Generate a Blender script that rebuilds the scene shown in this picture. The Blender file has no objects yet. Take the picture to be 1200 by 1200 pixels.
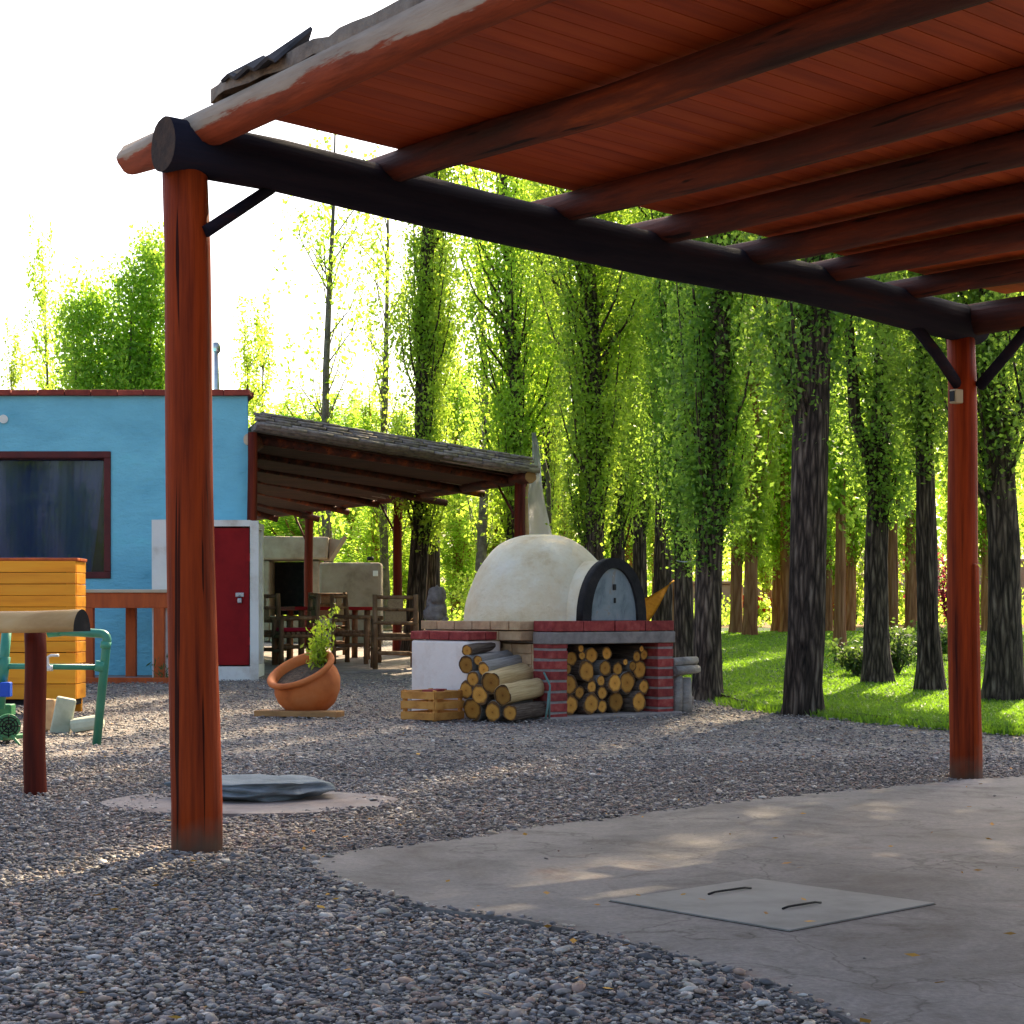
import bpy, bmesh, math, random
import numpy as np
from mathutils import Vector, Matrix, Quaternion, noise

random.seed(7)
S = bpy.context.scene
COL = S.collection
R = math.radians

# ------------------------------------------------------------------ camera, sky, sun, exposure
H_EYE = 0.88
cam = bpy.data.cameras.new("camera")
cam_o = bpy.data.objects.new("camera", cam)
COL.objects.link(cam_o)
cam_o.location = (0, 0, H_EYE)
cam_o.rotation_euler = (R(90), 0, 0)
cam.sensor_width = 36
cam.lens = 60
cam.shift_y = 0.1
cam.clip_start = 0.05
cam.clip_end = 2000
S.camera = cam_o

SUN_EL, SUN_AZ = 40.0, 20.0           # azimuth measured from straight ahead towards the right
world = bpy.data.worlds.new("World")
S.world = world
world.use_nodes = True
wn = world.node_tree
sky = wn.nodes.new("ShaderNodeTexSky")
sky.sky_type = 'NISHITA'
sky.sun_disc = False
sky.sun_elevation = R(SUN_EL)
sky.sun_rotation = R(SUN_AZ)
sky.air_density = 1.0
sky.dust_density = 4.0
sky.ozone_density = 1.0
bg = wn.nodes['Background']
bg.inputs['Strength'].default_value = 0.12
wn.links.new(sky.outputs['Color'], bg.inputs['Color'])

sun = bpy.data.lights.new("sun", 'SUN')
sun.energy = 5.0
sun.angle = R(0.53)
sun.color = (1.0, 0.82, 0.55)
sun_o = bpy.data.objects.new("sun", sun)
COL.objects.link(sun_o)
sd = Vector((math.sin(R(SUN_AZ)) * math.cos(R(SUN_EL)), math.cos(R(SUN_AZ)) * math.cos(R(SUN_EL)), math.sin(R(SUN_EL))))
sun_o.rotation_euler = (-sd).to_track_quat('-Z', 'Y').to_euler()
sun_o.location = (0, 0, 30)

S.view_settings.view_transform = 'Standard'
S.view_settings.look = 'None'
S.view_settings.exposure = 1.6
S.view_settings.gamma = 1.0
S.cycles.use_denoising = True
S.cycles.max_bounces = 12
S.cycles.diffuse_bounces = 7
S.cycles.transmission_bounces = 6
S.cycles.transparent_max_bounces = 6
S.cycles.caustics_reflective = False
S.cycles.caustics_refractive = False
S.cycles.sample_clamp_indirect = 6

# ------------------------------------------------------------------ placing helpers
def P(px, py, d):                      # a point of the place, from where it shows and how far it is
    return Vector(((px - 600) / 2000 * d, d, H_EYE + (720 - py) / 2000 * d))
def X(px, d):
    return (px - 600) / 2000 * d
def gz(y):                             # the ground rises gently beyond 16 m
    return 0.0 if y < 16 else (0.0225 * (y - 16) if y < 45 else 0.6525)

# ------------------------------------------------------------------ materials
def NT(name):
    m = bpy.data.materials.new(name)
    m.use_nodes = True
    nt = m.node_tree
    return m, nt, nt.nodes['Principled BSDF']
def N(nt, t, **kw):
    n = nt.nodes.new(t)
    for k, v in kw.items():
        if k in n.inputs: n.inputs[k].default_value = v
        else: setattr(n, k, v)
    return n
def ramp(nt, fac, stops, interp='LINEAR'):
    r = nt.nodes.new("ShaderNodeValToRGB")
    r.color_ramp.interpolation = interp
    e = r.color_ramp.elements
    while len(e) < len(stops): e.new(0.5)
    for el, (p, c) in zip(e, stops):
        el.position = p
        el.color = (*c, 1) if len(c) == 3 else c
    nt.links.new(fac, r.inputs[0])
    return r.outputs[0]
def coords(nt, stretch=(1, 1, 1), island=False, turn=0.0):
    tc = N(nt, "ShaderNodeTexCoord")
    oi = N(nt, "ShaderNodeObjectInfo")
    mul = N(nt, "ShaderNodeMath", operation='MULTIPLY'); mul.inputs[1].default_value = 53.0
    nt.links.new(oi.outputs['Random'], mul.inputs[0])
    last = mul.outputs[0]
    if island:
        g = N(nt, "ShaderNodeNewGeometry")
        ma = N(nt, "ShaderNodeMath", operation='MULTIPLY_ADD'); ma.inputs[1].default_value = 31.0
        nt.links.new(g.outputs['Random Per Island'], ma.inputs[0]); nt.links.new(last, ma.inputs[2])
        last = ma.outputs[0]
    ad = N(nt, "ShaderNodeVectorMath", operation='ADD')
    nt.links.new(tc.outputs['Object'], ad.inputs[0]); nt.links.new(last, ad.inputs[1])
    mp = N(nt, "ShaderNodeMapping"); mp.inputs['Scale'].default_value = stretch
    if turn:                               # grain runs along a direction of the plan
        m0 = N(nt, "ShaderNodeMapping"); m0.inputs['Rotation'].default_value = (0, 0, -turn)
        nt.links.new(ad.outputs[0], m0.inputs['Vector']); nt.links.new(m0.outputs[0], mp.inputs['Vector'])
    else:
        nt.links.new(ad.outputs[0], mp.inputs['Vector'])
    return mp.outputs['Vector'], oi.outputs['Random'], tc.outputs['Object']

def mat(name, stops, scale=6, stretch=(1, 1, 1), rough=0.75, bump=0.3, bscale=None, bdist=0.01, detail=8,
        spec=0.3, vary=0.12, island=False, metal=0.0, dist=0.0, rvar=0.0, turn=0.0, paint=None, crack=None, dirt=0.0):
    m, nt, b = NT(name)
    v, rnd, _ = coords(nt, stretch, island, turn)
    n1 = N(nt, "ShaderNodeTexNoise", Scale=scale, Detail=detail, Roughness=0.62, Distortion=dist)
    nt.links.new(v, n1.inputs['Vector'])
    c = ramp(nt, n1.outputs['Fac'], stops)
    if paint:                              # old paint that survives on the underside only
        g0 = N(nt, "ShaderNodeNewGeometry"); sx = N(nt, "ShaderNodeSeparateXYZ"); nt.links.new(g0.outputs['Normal'], sx.inputs[0])
        ma = N(nt, "ShaderNodeMath", operation='MULTIPLY_ADD'); ma.inputs[1].default_value = 3.0
        nt.links.new(n1.outputs['Fac'], ma.inputs[0]); nt.links.new(sx.outputs['Z'], ma.inputs[2])
        fa = ramp(nt, ma.outputs[0], [(0.0, (0, 0, 0)), (1.0, (1, 1, 1))])
        mr0 = N(nt, "ShaderNodeMapRange"); mr0.inputs[1].default_value = 1.16; mr0.inputs[2].default_value = 1.32
        nt.links.new(ma.outputs[0], mr0.inputs[0])
        mx0 = N(nt, "ShaderNodeMix", data_type='RGBA'); nt.links.new(mr0.outputs[0], mx0.inputs[0])
        n3 = N(nt, "ShaderNodeTexNoise", Scale=scale * 2.2, Detail=8, Roughness=0.65); nt.links.new(v, n3.inputs['Vector'])
        pc_ = ramp(nt, n3.outputs['Fac'], paint)
        nt.links.new(pc_, mx0.inputs[6]); nt.links.new(c, mx0.inputs[7]); c = mx0.outputs[2]
    if crack:                              # long drying cracks and knots
        mpc = N(nt, "ShaderNodeMapping"); mpc.inputs['Scale'].default_value = crack
        nt.links.new(v, mpc.inputs['Vector'])
        nc = N(nt, "ShaderNodeTexNoise", Scale=26, Detail=3, Distortion=.4); nt.links.new(mpc.outputs[0], nc.inputs['Vector'])
        cm = ramp(nt, nc.outputs['Fac'], [(0.325, (.12, .12, .12)), (0.36, (1, 1, 1))])
        nk = N(nt, "ShaderNodeTexVoronoi", Scale=3.2); nt.links.new(v, nk.inputs['Vector'])
        km = ramp(nt, nk.outputs['Distance'], [(0.03, (.2, .17, .15)), (0.10, (1, 1, 1))])
        for q_ in (cm, km):
            mc = N(nt, "ShaderNodeMix", data_type='RGBA', blend_type='MULTIPLY'); mc.inputs[0].default_value = 1
            nt.links.new(c, mc.inputs[6]); nt.links.new(q_, mc.inputs[7]); c = mc.outputs[2]
    if dirt:                               # mud splashed on the foot of the post
        tc2 = N(nt, "ShaderNodeTexCoord"); s2 = N(nt, "ShaderNodeSeparateXYZ"); nt.links.new(tc2.outputs['Object'], s2.inputs[0])
        nd = N(nt, "ShaderNodeTexNoise", Scale=9, Detail=6); nt.links.new(tc2.outputs['Object'], nd.inputs['Vector'])
        ad2 = N(nt, "ShaderNodeMath", operation='MULTIPLY_ADD'); ad2.inputs[1].default_value = -dirt * 1.6
        nt.links.new(nd.outputs['Fac'], ad2.inputs[0]); nt.links.new(s2.outputs['Z'], ad2.inputs[2])
        md = N(nt, "ShaderNodeMapRange"); md.inputs[1].default_value = -dirt * .75; md.inputs[2].default_value = dirt * .2; md.inputs[3].default_value = .85; md.inputs[4].default_value = 0
        nt.links.new(ad2.outputs[0], md.inputs[0])
        mxd = N(nt, "ShaderNodeMix", data_type='RGBA'); nt.links.new(md.outputs[0], mxd.inputs[0])
        nt.links.new(c, mxd.inputs[6]); mxd.inputs[7].default_value = (.15, .105, .075, 1); c = mxd.outputs[2]
    hs = N(nt, "ShaderNodeHueSaturation")
    src = rnd
    if island:
        g = N(nt, "ShaderNodeNewGeometry"); src = g.outputs['Random Per Island']
    mr = N(nt, "ShaderNodeMapRange"); mr.inputs[3].default_value = 1 - vary; mr.inputs[4].default_value = 1 + vary
    nt.links.new(src, mr.inputs[0]); nt.links.new(mr.outputs[0], hs.inputs['Value'])
    nt.links.new(c, hs.inputs['Color']); nt.links.new(hs.outputs[0], b.inputs['Base Color'])
    b.inputs['Roughness'].default_value = rough
    b.inputs['Metallic'].default_value = metal
    b.inputs['Specular IOR Level'].default_value = spec
    n2 = N(nt, "ShaderNodeTexNoise", Scale=bscale or scale * 3, Detail=8, Roughness=0.65)
    nt.links.new(v, n2.inputs['Vector'])
    if rvar:
        mr2 = N(nt, "ShaderNodeMapRange"); mr2.inputs[3].default_value = rough - rvar; mr2.inputs[4].default_value = rough + rvar
        nt.links.new(n2.outputs['Fac'], mr2.inputs[0]); nt.links.new(mr2.outputs[0], b.inputs['Roughness'])
    if bump:
        bp = N(nt, "ShaderNodeBump", Strength=bump, Distance=bdist)
        nt.links.new(n2.outputs['Fac'], bp.inputs['Height']); nt.links.new(bp.outputs[0], b.inputs['Normal'])
    return m

def leaf_mat(name, dark, mid, light, trans, tmix=0.5):
    m, nt, b = NT(name)
    g = N(nt, "ShaderNodeNewGeometry"); oi = N(nt, "ShaderNodeObjectInfo")
    tc = N(nt, "ShaderNodeTexCoord")
    nz = N(nt, "ShaderNodeTexNoise", Scale=0.9, Detail=3)
    nt.links.new(tc.outputs['Object'], nz.inputs['Vector'])
    mx = N(nt, "ShaderNodeMath", operation='MULTIPLY_ADD'); mx.inputs[1].default_value = 0.55
    nt.links.new(g.outputs['Random Per Island'], mx.inputs[0])
    m2 = N(nt, "ShaderNodeMath", operation='MULTIPLY'); m2.inputs[1].default_value = 0.5
    nt.links.new(nz.outputs['Fac'], m2.inputs[0]); nt.links.new(m2.outputs[0], mx.inputs[2])
    c = ramp(nt, mx.outputs[0], [(0.15, dark), (0.5, mid), (0.95, light)])
    hs = N(nt, "ShaderNodeHueSaturation")
    mr = N(nt, "ShaderNodeMapRange"); mr.inputs[3].default_value = 0.485; mr.inputs[4].default_value = 0.512
    nt.links.new(oi.outputs['Random'], mr.inputs[0]); nt.links.new(mr.outputs[0], hs.inputs['Hue'])
    mv = N(nt, "ShaderNodeMath", operation='MULTIPLY'); mv.inputs[1].default_value = 7.31
    mf = N(nt, "ShaderNodeMath", operation='FRACT'); mrv = N(nt, "ShaderNodeMapRange"); mrv.inputs[3].default_value = 0.72; mrv.inputs[4].default_value = 1.2
    nt.links.new(oi.outputs['Random'], mv.inputs[0]); nt.links.new(mv.outputs[0], mf.inputs[0]); nt.links.new(mf.outputs[0], mrv.inputs[0]); nt.links.new(mrv.outputs[0], hs.inputs['Value'])
    nt.links.new(c, hs.inputs['Color'])
    nt.links.new(hs.outputs[0], b.inputs['Base Color'])
    b.inputs['Roughness'].default_value = 0.5
    b.inputs['Specular IOR Level'].default_value = 0.35
    tr = N(nt, "ShaderNodeBsdfTranslucent")
    hv = N(nt, "ShaderNodeMix", data_type='RGBA', blend_type='MULTIPLY'); hv.inputs[0].default_value = 0.35
    hv.inputs[6].default_value = (*trans, 1)
    sc = N(nt, "ShaderNodeVectorMath", operation='SCALE'); sc.inputs['Scale'].default_value = 9.0
    nt.links.new(hs.outputs[0], sc.inputs[0]); nt.links.new(sc.outputs[0], hv.inputs[7])
    nt.links.new(hv.outputs[2], tr.inputs['Color'])
    ms = N(nt, "ShaderNodeMixShader"); ms.inputs[0].default_value = tmix
    out = nt.nodes['Material Output']
    nt.links.new(b.outputs[0], ms.inputs[1]); nt.links.new(tr.outputs[0], ms.inputs[2])
    nt.links.new(ms.outputs[0], out.inputs['Surface'])
    return m

def bark_mat(name, stops, ridge=14.0):
    m, nt, b = NT(name)
    v, rnd, _ = coords(nt, (1, 1, 0.13))
    n1 = N(nt, "ShaderNodeTexNoise", Scale=ridge, Detail=8, Roughness=0.7, Distortion=0.4)
    nt.links.new(v, n1.inputs['Vector'])
    vo = N(nt, "ShaderNodeTexVoronoi", Scale=ridge * 1.1, feature='DISTANCE_TO_EDGE')
    nt.links.new(v, vo.inputs['Vector'])
    ad = N(nt, "ShaderNodeMath", operation='MULTIPLY_ADD'); ad.inputs[1].default_value = 0.9
    nt.links.new(vo.outputs['Distance'], ad.inputs[0]); nt.links.new(n1.outputs['Fac'], ad.inputs[2])
    c = ramp(nt, ad.outputs[0], stops)
    hs = N(nt, "ShaderNodeHueSaturation")
    mr = N(nt, "ShaderNodeMapRange"); mr.inputs[3].default_value = 0.75; mr.inputs[4].default_value = 1.25
    nt.links.new(rnd, mr.inputs[0]); nt.links.new(mr.outputs[0], hs.inputs['Value'])
    nt.links.new(c, hs.inputs['Color']); nt.links.new(hs.outputs[0], b.inputs['Base Color'])
    b.inputs['Roughness'].default_value = 0.9; b.inputs['Specular IOR Level'].default_value = 0.15
    bp = N(nt, "ShaderNodeBump", Strength=0.9, Distance=0.03)
    nt.links.new(ad.outputs[0], bp.inputs['Height']); nt.links.new(bp.outputs[0], b.inputs['Normal'])
    return m

def ring_mat(name):
    m, nt, b = NT(name)
    tc = N(nt, "ShaderNodeTexCoord"); oi = N(nt, "ShaderNodeObjectInfo")
    mp = N(nt, "ShaderNodeMapping"); mp.inputs['Scale'].default_value = (0, 1, 1)
    nt.links.new(tc.outputs['Object'], mp.inputs['Vector'])
    ns = N(nt, "ShaderNodeTexNoise", Scale=2.5, Detail=4)
    nt.links.new(mp.outputs[0], ns.inputs['Vector'])
    ln = N(nt, "ShaderNodeVectorMath", operation='LENGTH'); nt.links.new(mp.outputs[0], ln.inputs[0])
    ad = N(nt, "ShaderNodeMath", operation='MULTIPLY_ADD'); ad.inputs[1].default_value = 0.35
    nt.links.new(ns.outputs['Fac'], ad.inputs[0]); nt.links.new(ln.outputs['Value'], ad.inputs[2])
    base = ramp(nt, ad.outputs[0], [(0.15, (0.22, 0.075, 0.012)), (0.35, (0.62, 0.255, 0.042)), (0.8, (0.70, 0.33, 0.062)), (1.0, (0.46, 0.18, 0.03)), (1.1, (0.16, 0.08, 0.03))])
    sn = N(nt, "ShaderNodeMath", operation='SINE')
    ms = N(nt, "ShaderNodeMath", operation='MULTIPLY'); ms.inputs[1].default_value = 58.0
    nt.links.new(ad.outputs[0], ms.inputs[0]); nt.links.new(ms.outputs[0], sn.inputs[0])
    mr = N(nt, "ShaderNodeMapRange"); mr.inputs[1].default_value = -1; mr.inputs[3].default_value = 0.82; mr.inputs[4].default_value = 1.06
    nt.links.new(sn.outputs[0], mr.inputs[0])
    mr2 = N(nt, "ShaderNodeMapRange"); mr2.inputs[3].default_value = 0.45; mr2.inputs[4].default_value = 1.2
    nt.links.new(oi.outputs['Random'], mr2.inputs[0])
    mm = N(nt, "ShaderNodeMath", operation='MULTIPLY'); nt.links.new(mr.outputs[0], mm.inputs[0]); nt.links.new(mr2.outputs[0], mm.inputs[1])
    hs = N(nt, "ShaderNodeHueSaturation"); nt.links.new(mm.outputs[0], hs.inputs['Value']); nt.links.new(base, hs.inputs['Color'])
    nt.links.new(hs.outputs[0], b.inputs['Base Color'])
    b.inputs['Roughness'].default_value = 0.8; b.inputs['Specular IOR Level'].default_value = 0.2
    return m

def gravel_mat(name, scale):
    m, nt, b = NT(name)
    tc = N(nt, "ShaderNodeTexCoord")
    vo = N(nt, "ShaderNodeTexVoronoi", Scale=scale, Randomness=1.0)
    nt.links.new(tc.outputs['Object'], vo.inputs['Vector'])
    sep = N(nt, "ShaderNodeSeparateColor"); nt.links.new(vo.outputs['Color'], sep.inputs[0])
    c = ramp(nt, sep.outputs[0], STONES)
    nz = N(nt, "ShaderNodeTexNoise", Scale=0.5, Detail=5); nt.links.new(tc.outputs['Object'], nz.inputs['Vector'])
    mr = N(nt, "ShaderNodeMapRange"); mr.inputs[1].default_value = .3; mr.inputs[2].default_value = .7; mr.inputs[3].default_value = 0.75; mr.inputs[4].default_value = 1.15
    nt.links.new(nz.outputs['Fac'], mr.inputs[0])
    hs = N(nt, "ShaderNodeHueSaturation"); nt.links.new(mr.outputs[0], hs.inputs['Value']); nt.links.new(c, hs.inputs['Color'])
    nt.links.new(hs.outputs[0], b.inputs['Base Color'])
    b.inputs['Roughness'].default_value = 0.8
    iv = N(nt, "ShaderNodeMath", operation='SUBTRACT'); iv.inputs[0].default_value = 1.0
    nt.links.new(vo.outputs['Distance'], iv.inputs[1])
    bp = N(nt, "ShaderNodeBump", Strength=1.0, Distance=0.03)
    nt.links.new(iv.outputs[0], bp.inputs['Height']); nt.links.new(bp.outputs[0], b.inputs['Normal'])
    return m

STONES = [(0.0, (0.060, 0.055, 0.055)), (0.2, (0.135, 0.122, 0.12)), (0.4, (0.21, 0.188, 0.18)), (0.56, (0.28, 0.225, 0.185)),
          (0.68, (0.165, 0.145, 0.145)), (0.8, (0.30, 0.18, 0.13)), (0.9, (0.38, 0.315, 0.24)), (1.0, (0.52, 0.47, 0.42))]

def pebble_mat():
    m, nt, b = NT("pebble")
    g = N(nt, "ShaderNodeNewGeometry"); tc = N(nt, "ShaderNodeTexCoord")
    c = ramp(nt, g.outputs['Random Per Island'], STONES)
    nz = N(nt, "ShaderNodeTexNoise", Scale=60, Detail=4); nt.links.new(tc.outputs['Object'], nz.inputs['Vector'])
    nb = N(nt, "ShaderNodeTexNoise", Scale=0.8, Detail=4); nt.links.new(tc.outputs['Object'], nb.inputs['Vector'])
    ad = N(nt, "ShaderNodeMath", operation='ADD'); nt.links.new(nz.outputs['Fac'], ad.inputs[0]); nt.links.new(nb.outputs['Fac'], ad.inputs[1])
    mr = N(nt, "ShaderNodeMapRange"); mr.inputs[1].default_value = .7; mr.inputs[2].default_value = 1.3; mr.inputs[3].default_value = 0.82; mr.inputs[4].default_value = 1.38
    nt.links.new(ad.outputs[0], mr.inputs[0])
    hs = N(nt, "ShaderNodeHueSaturation"); nt.links.new(mr.outputs[0], hs.inputs['Value']); nt.links.new(c, hs.inputs['Color'])
    nt.links.new(hs.outputs[0], b.inputs['Base Color'])
    b.inputs['Roughness'].default_value = 0.62; b.inputs['Specular IOR Level'].default_value = 0.4
    return m

def concrete_mat():
    m, nt, b = NT("concrete")
    tc = N(nt, "ShaderNodeTexCoord")
    a = N(nt, "ShaderNodeTexNoise", Scale=1.4, Detail=8, Roughness=0.7, Distortion=0.6)
    d = N(nt, "ShaderNodeTexNoise", Scale=60, Detail=6, Roughness=0.7)
    w = N(nt, "ShaderNodeTexNoise", Scale=4.0, Detail=6, Roughness=0.7, Distortion=1.2)
    for x in (a, d, w): nt.links.new(tc.outputs['Object'], x.inputs['Vector'])
    c = ramp(nt, a.outputs['Fac'], [(0.30, (0.10, 0.078, 0.068)), (0.45, (0.17, 0.15, 0.14)), (0.58, (0.23, 0.205, 0.19)), (0.70, (0.19, 0.12, 0.098))])
    st = ramp(nt, w.outputs['Fac'], [(0.3, (0.55, 0.48, 0.44)), (0.48, (1, 1, 1)), (0.7, (1.08, 1.05, 1.0))])
    mx = N(nt, "ShaderNodeMix", data_type='RGBA', blend_type='MULTIPLY'); mx.inputs[0].default_value = 1
    nt.links.new(c, mx.inputs[6]); nt.links.new(st, mx.inputs[7])
    f = ramp(nt, d.outputs['Fac'], [(0.3, (0.7, 0.7, 0.7)), (0.7, (1.15, 1.15, 1.15))])
    m3 = N(nt, "ShaderNodeMix", data_type='RGBA', blend_type='MULTIPLY'); m3.inputs[0].default_value = 1
    nt.links.new(mx.outputs[2], m3.inputs[6]); nt.links.new(f, m3.inputs[7])
    wv = N(nt, "ShaderNodeVectorMath", operation='ADD')
    nw = N(nt, "ShaderNodeTexNoise", Scale=2.5, Detail=5); nt.links.new(tc.outputs['Object'], nw.inputs['Vector'])
    nt.links.new(tc.outputs['Object'], wv.inputs[0]); nt.links.new(nw.outputs['Color'], wv.inputs[1])
    vc = N(nt, "ShaderNodeTexVoronoi", Scale=.62, feature='DISTANCE_TO_EDGE'); nt.links.new(wv.outputs[0], vc.inputs['Vector'])
    cr = ramp(nt, vc.outputs['Distance'], [(0.0, (.38, .34, .32)), (0.007, (1, 1, 1))])
    m4 = N(nt, "ShaderNodeMix", data_type='RGBA', blend_type='MULTIPLY'); m4.inputs[0].default_value = .8
    nt.links.new(m3.outputs[2], m4.inputs[6]); nt.links.new(cr, m4.inputs[7])
    nt.links.new(m4.outputs[2], b.inputs['Base Color'])
    b.inputs['Roughness'].default_value = 0.8
    bp = N(nt, "ShaderNodeBump", Strength=0.35, Distance=0.006)
    a2 = N(nt, "ShaderNodeMath", operation='ADD'); nt.links.new(d.outputs['Fac'], a2.inputs[0]); nt.links.new(w.outputs['Fac'], a2.inputs[1])
    nt.links.new(a2.outputs[0], bp.inputs['Height']); nt.links.new(bp.outputs[0], b.inputs['Normal'])
    return m

M = {}
TB, TR = R(38.7), R(-51.3)                # plan directions of the pergola's beam and of its rafters
M['post'] = mat("stained_post", [(0.3, (0.05, 0.007, 0.003)), (0.44, (0.21, 0.027, 0.005)), (0.6, (0.35, 0.048, 0.007)), (0.78, (0.13, 0.019, 0.005))], 20, (1, 1, .045), .6, .7, 60, .006, spec=.12, vary=.1, crack=(1, 1, .5), dirt=.16)
M['rafter'] = mat("stained_rafter", [(0.34, (0.030, 0.012, 0.009)), (0.5, (0.075, 0.018, 0.010)), (0.62, (0.16, 0.032, 0.011)), (0.72, (0.34, 0.07, 0.013))], 9, (.12, 1, 1), .75, .8, 40, .012, vary=.2, turn=TR, crack=(.5, 1, 1))
M['edge_rafter'] = mat("weathered_rafter", [(0.3, (0.20, 0.15, 0.11)), (0.5, (0.33, 0.26, 0.20)), (0.7, (0.42, 0.35, 0.28))], 11, (.14, 1, 1), .8, .7, 30, .012, turn=TR, paint=[(0.3, (0.14, 0.026, 0.010)), (0.6, (0.30, 0.055, 0.018))])
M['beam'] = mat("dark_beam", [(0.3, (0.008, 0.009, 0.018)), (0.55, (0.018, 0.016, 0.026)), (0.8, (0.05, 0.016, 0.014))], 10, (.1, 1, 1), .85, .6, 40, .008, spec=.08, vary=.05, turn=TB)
M['beam_end'] = mat("beam_end", [(0.3, (0.02, 0.012, 0.01)), (0.7, (0.07, 0.035, 0.02))], 20, rough=.8)
M['board'] = mat("roof_board", [(0.3, (0.27, 0.036, 0.008)), (0.5, (0.40, 0.062, 0.011)), (0.7, (0.46, 0.085, 0.015))], 14, (.08, 1, 1), .6, .25, 40, .004, vary=.09, island=True, turn=TB)
M['mud'] = mat("roof_mud", [(0.3, (0.10, 0.085, 0.075)), (0.45, (0.26, 0.20, 0.155)), (0.7, (0.40, 0.32, 0.245))], 9, rough=.95, bump=.9, bscale=25, bdist=.03)
M['felt'] = mat("roof_felt", [(0.3, (0.02, 0.02, 0.025)), (0.7, (0.07, 0.065, 0.07))], 9, rough=.8)
M['cane'] = mat("cane", [(0.3, (0.10, 0.085, 0.08)), (0.5, (0.24, 0.20, 0.18)), (0.75, (0.38, 0.32, 0.27))], 14, (1, 1, 1), .8, .4, 60, .005, vary=.35, island=True)
M['blue'] = mat("blue_plaster", [(0.28, (0.12, 0.42, 0.57)), (0.42, (0.20, 0.55, 0.70)), (0.58, (0.24, 0.64, 0.79)), (0.72, (0.22, 0.67, 0.78))], .9, (.8, .8, 1.5), .85, .9, 6, .035)
M['white'] = mat("white_plaster", [(0.3, (0.60, 0.52, 0.44)), (0.5, (0.82, 0.78, 0.72)), (0.75, (0.87, 0.84, 0.79))], 3.2, rough=.85, bump=.5, bscale=10, bdist=.012)
M['cream'] = mat("dome_plaster", [(0.28, (0.62, 0.44, 0.24)), (0.40, (0.80, 0.65, 0.42)), (0.55, (0.88, 0.77, 0.56)), (0.75, (0.90, 0.83, 0.69))], 2.2, rough=.92, bump=1.0, bscale=8, bdist=.035, spec=.12)
M['brick'] = mat("red_brick", [(0.3, (0.16, 0.020, 0.018)), (0.5, (0.28, 0.038, 0.034)), (0.66, (0.34, 0.075, 0.058)), (0.8, (0.36, 0.20, 0.16))], 14, rough=.8, bump=.4, bscale=70, bdist=.004, vary=.22, island=True)
M['tan_brick'] = mat("tan_brick", [(0.3, (0.36, 0.21, 0.11)), (0.6, (0.52, 0.34, 0.19)), (0.8, (0.58, 0.42, 0.27))], 10, rough=.85, bump=.4, bscale=60, bdist=.004, vary=.14, island=True)
M['mortar'] = mat("mortar", [(0.3, (0.19, 0.16, 0.145)), (0.7, (0.33, 0.28, 0.25))], 12, rough=.9, bump=.5)
M['soot'] = mat("soot_black", [(0.3, (0.006, 0.006, 0.007)), (0.6, (0.018, 0.016, 0.016)), (0.85, (0.05, 0.04, 0.035))], 9, rough=.85, bump=.6)
M['steel'] = mat("oven_steel", [(0.3, (0.10, 0.13, 0.145)), (0.46, (0.19, 0.225, 0.235)), (0.60, (0.24, 0.27, 0.275)), (0.66, (0.24, 0.20, 0.16)), (0.72, (0.52, 0.55, 0.54))], 9, (1, 1, .6), .6, .3, 20, .003, metal=.1, dist=.5)
M['iron'] = mat("black_iron", [(0.3, (0.01, 0.01, 0.01)), (0.7, (0.03, 0.03, 0.03))], 20, rough=.5, metal=.6)
M['wine'] = mat("wine_paint", [(0.3, (0.22, 0.008, 0.010)), (0.7, (0.33, 0.013, 0.014))], 4, rough=.6, bump=.15, spec=.12)
M['warm_white'] = mat("warm_white_plaster", [(0.3, (0.66, 0.52, 0.43)), (0.5, (0.84, 0.73, 0.65)), (0.75, (0.86, 0.78, 0.71))], 3.2, rough=.85, bump=.5, bscale=10, bdist=.012)
M['dark_post'] = mat("dark_stained_post", [(0.3, (0.045, 0.008, 0.005)), (0.5, (0.13, 0.018, 0.009)), (0.7, (0.20, 0.030, 0.010))], 18, (1, 1, .05), .6, .5, 60, .006, spec=.12)
M['frame'] = mat("window_frame_paint", [(0.3, (0.07, 0.012, 0.012)), (0.7, (0.13, 0.02, 0.018))], 6, rough=.6)
M['coping'] = mat("coping_brick", [(0.3, (0.20, 0.035, 0.025)), (0.7, (0.36, 0.07, 0.045))], 9, rough=.85, island=True, vary=.25)
M['yellow'] = mat("varnished_pine", [(0.3, (0.66, 0.21, 0.010)), (0.5, (0.84, 0.32, 0.014)), (0.72, (0.87, 0.39, 0.025))], 7, (.12, 1, 1.5), .5, .2, 30, .003, vary=.1, island=True)
M['orange'] = mat("orange_stain", [(0.3, (0.36, 0.06, 0.012)), (0.6, (0.56, 0.105, 0.018)), (0.8, (0.48, 0.085, 0.02))], 9, (1, 1, .2), .55, .25)
M['pale_wood'] = mat("pale_wood", [(0.3, (0.45, 0.32, 0.2)), (0.7, (0.66, 0.52, 0.36))], 6, (.2, 1, 1), .75, .2)
M['pole_wood'] = mat("pole_wood", [(0.3, (0.36, 0.20, 0.07)), (0.55, (0.54, 0.34, 0.14)), (0.75, (0.60, 0.42, 0.22))], 6, (.15, 1, 1), .6, .2)
M['green_pipe'] = mat("green_pipe", [(0.3, (0.025, 0.19, 0.12)), (0.7, (0.045, 0.27, 0.17))], 8, rough=.35, bump=0, spec=.5)
M['pump_green'] = mat("pump_green", [(0.3, (0.02, 0.14, 0.05)), (0.7, (0.06, 0.26, 0.10))], 12, rough=.4, bump=.1, spec=.5)
M['blue_plastic'] = mat("blue_plastic", [(0.3, (0.01, 0.06, 0.42)), (0.7, (0.015, 0.09, 0.55))], 8, rough=.4, bump=0)
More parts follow.
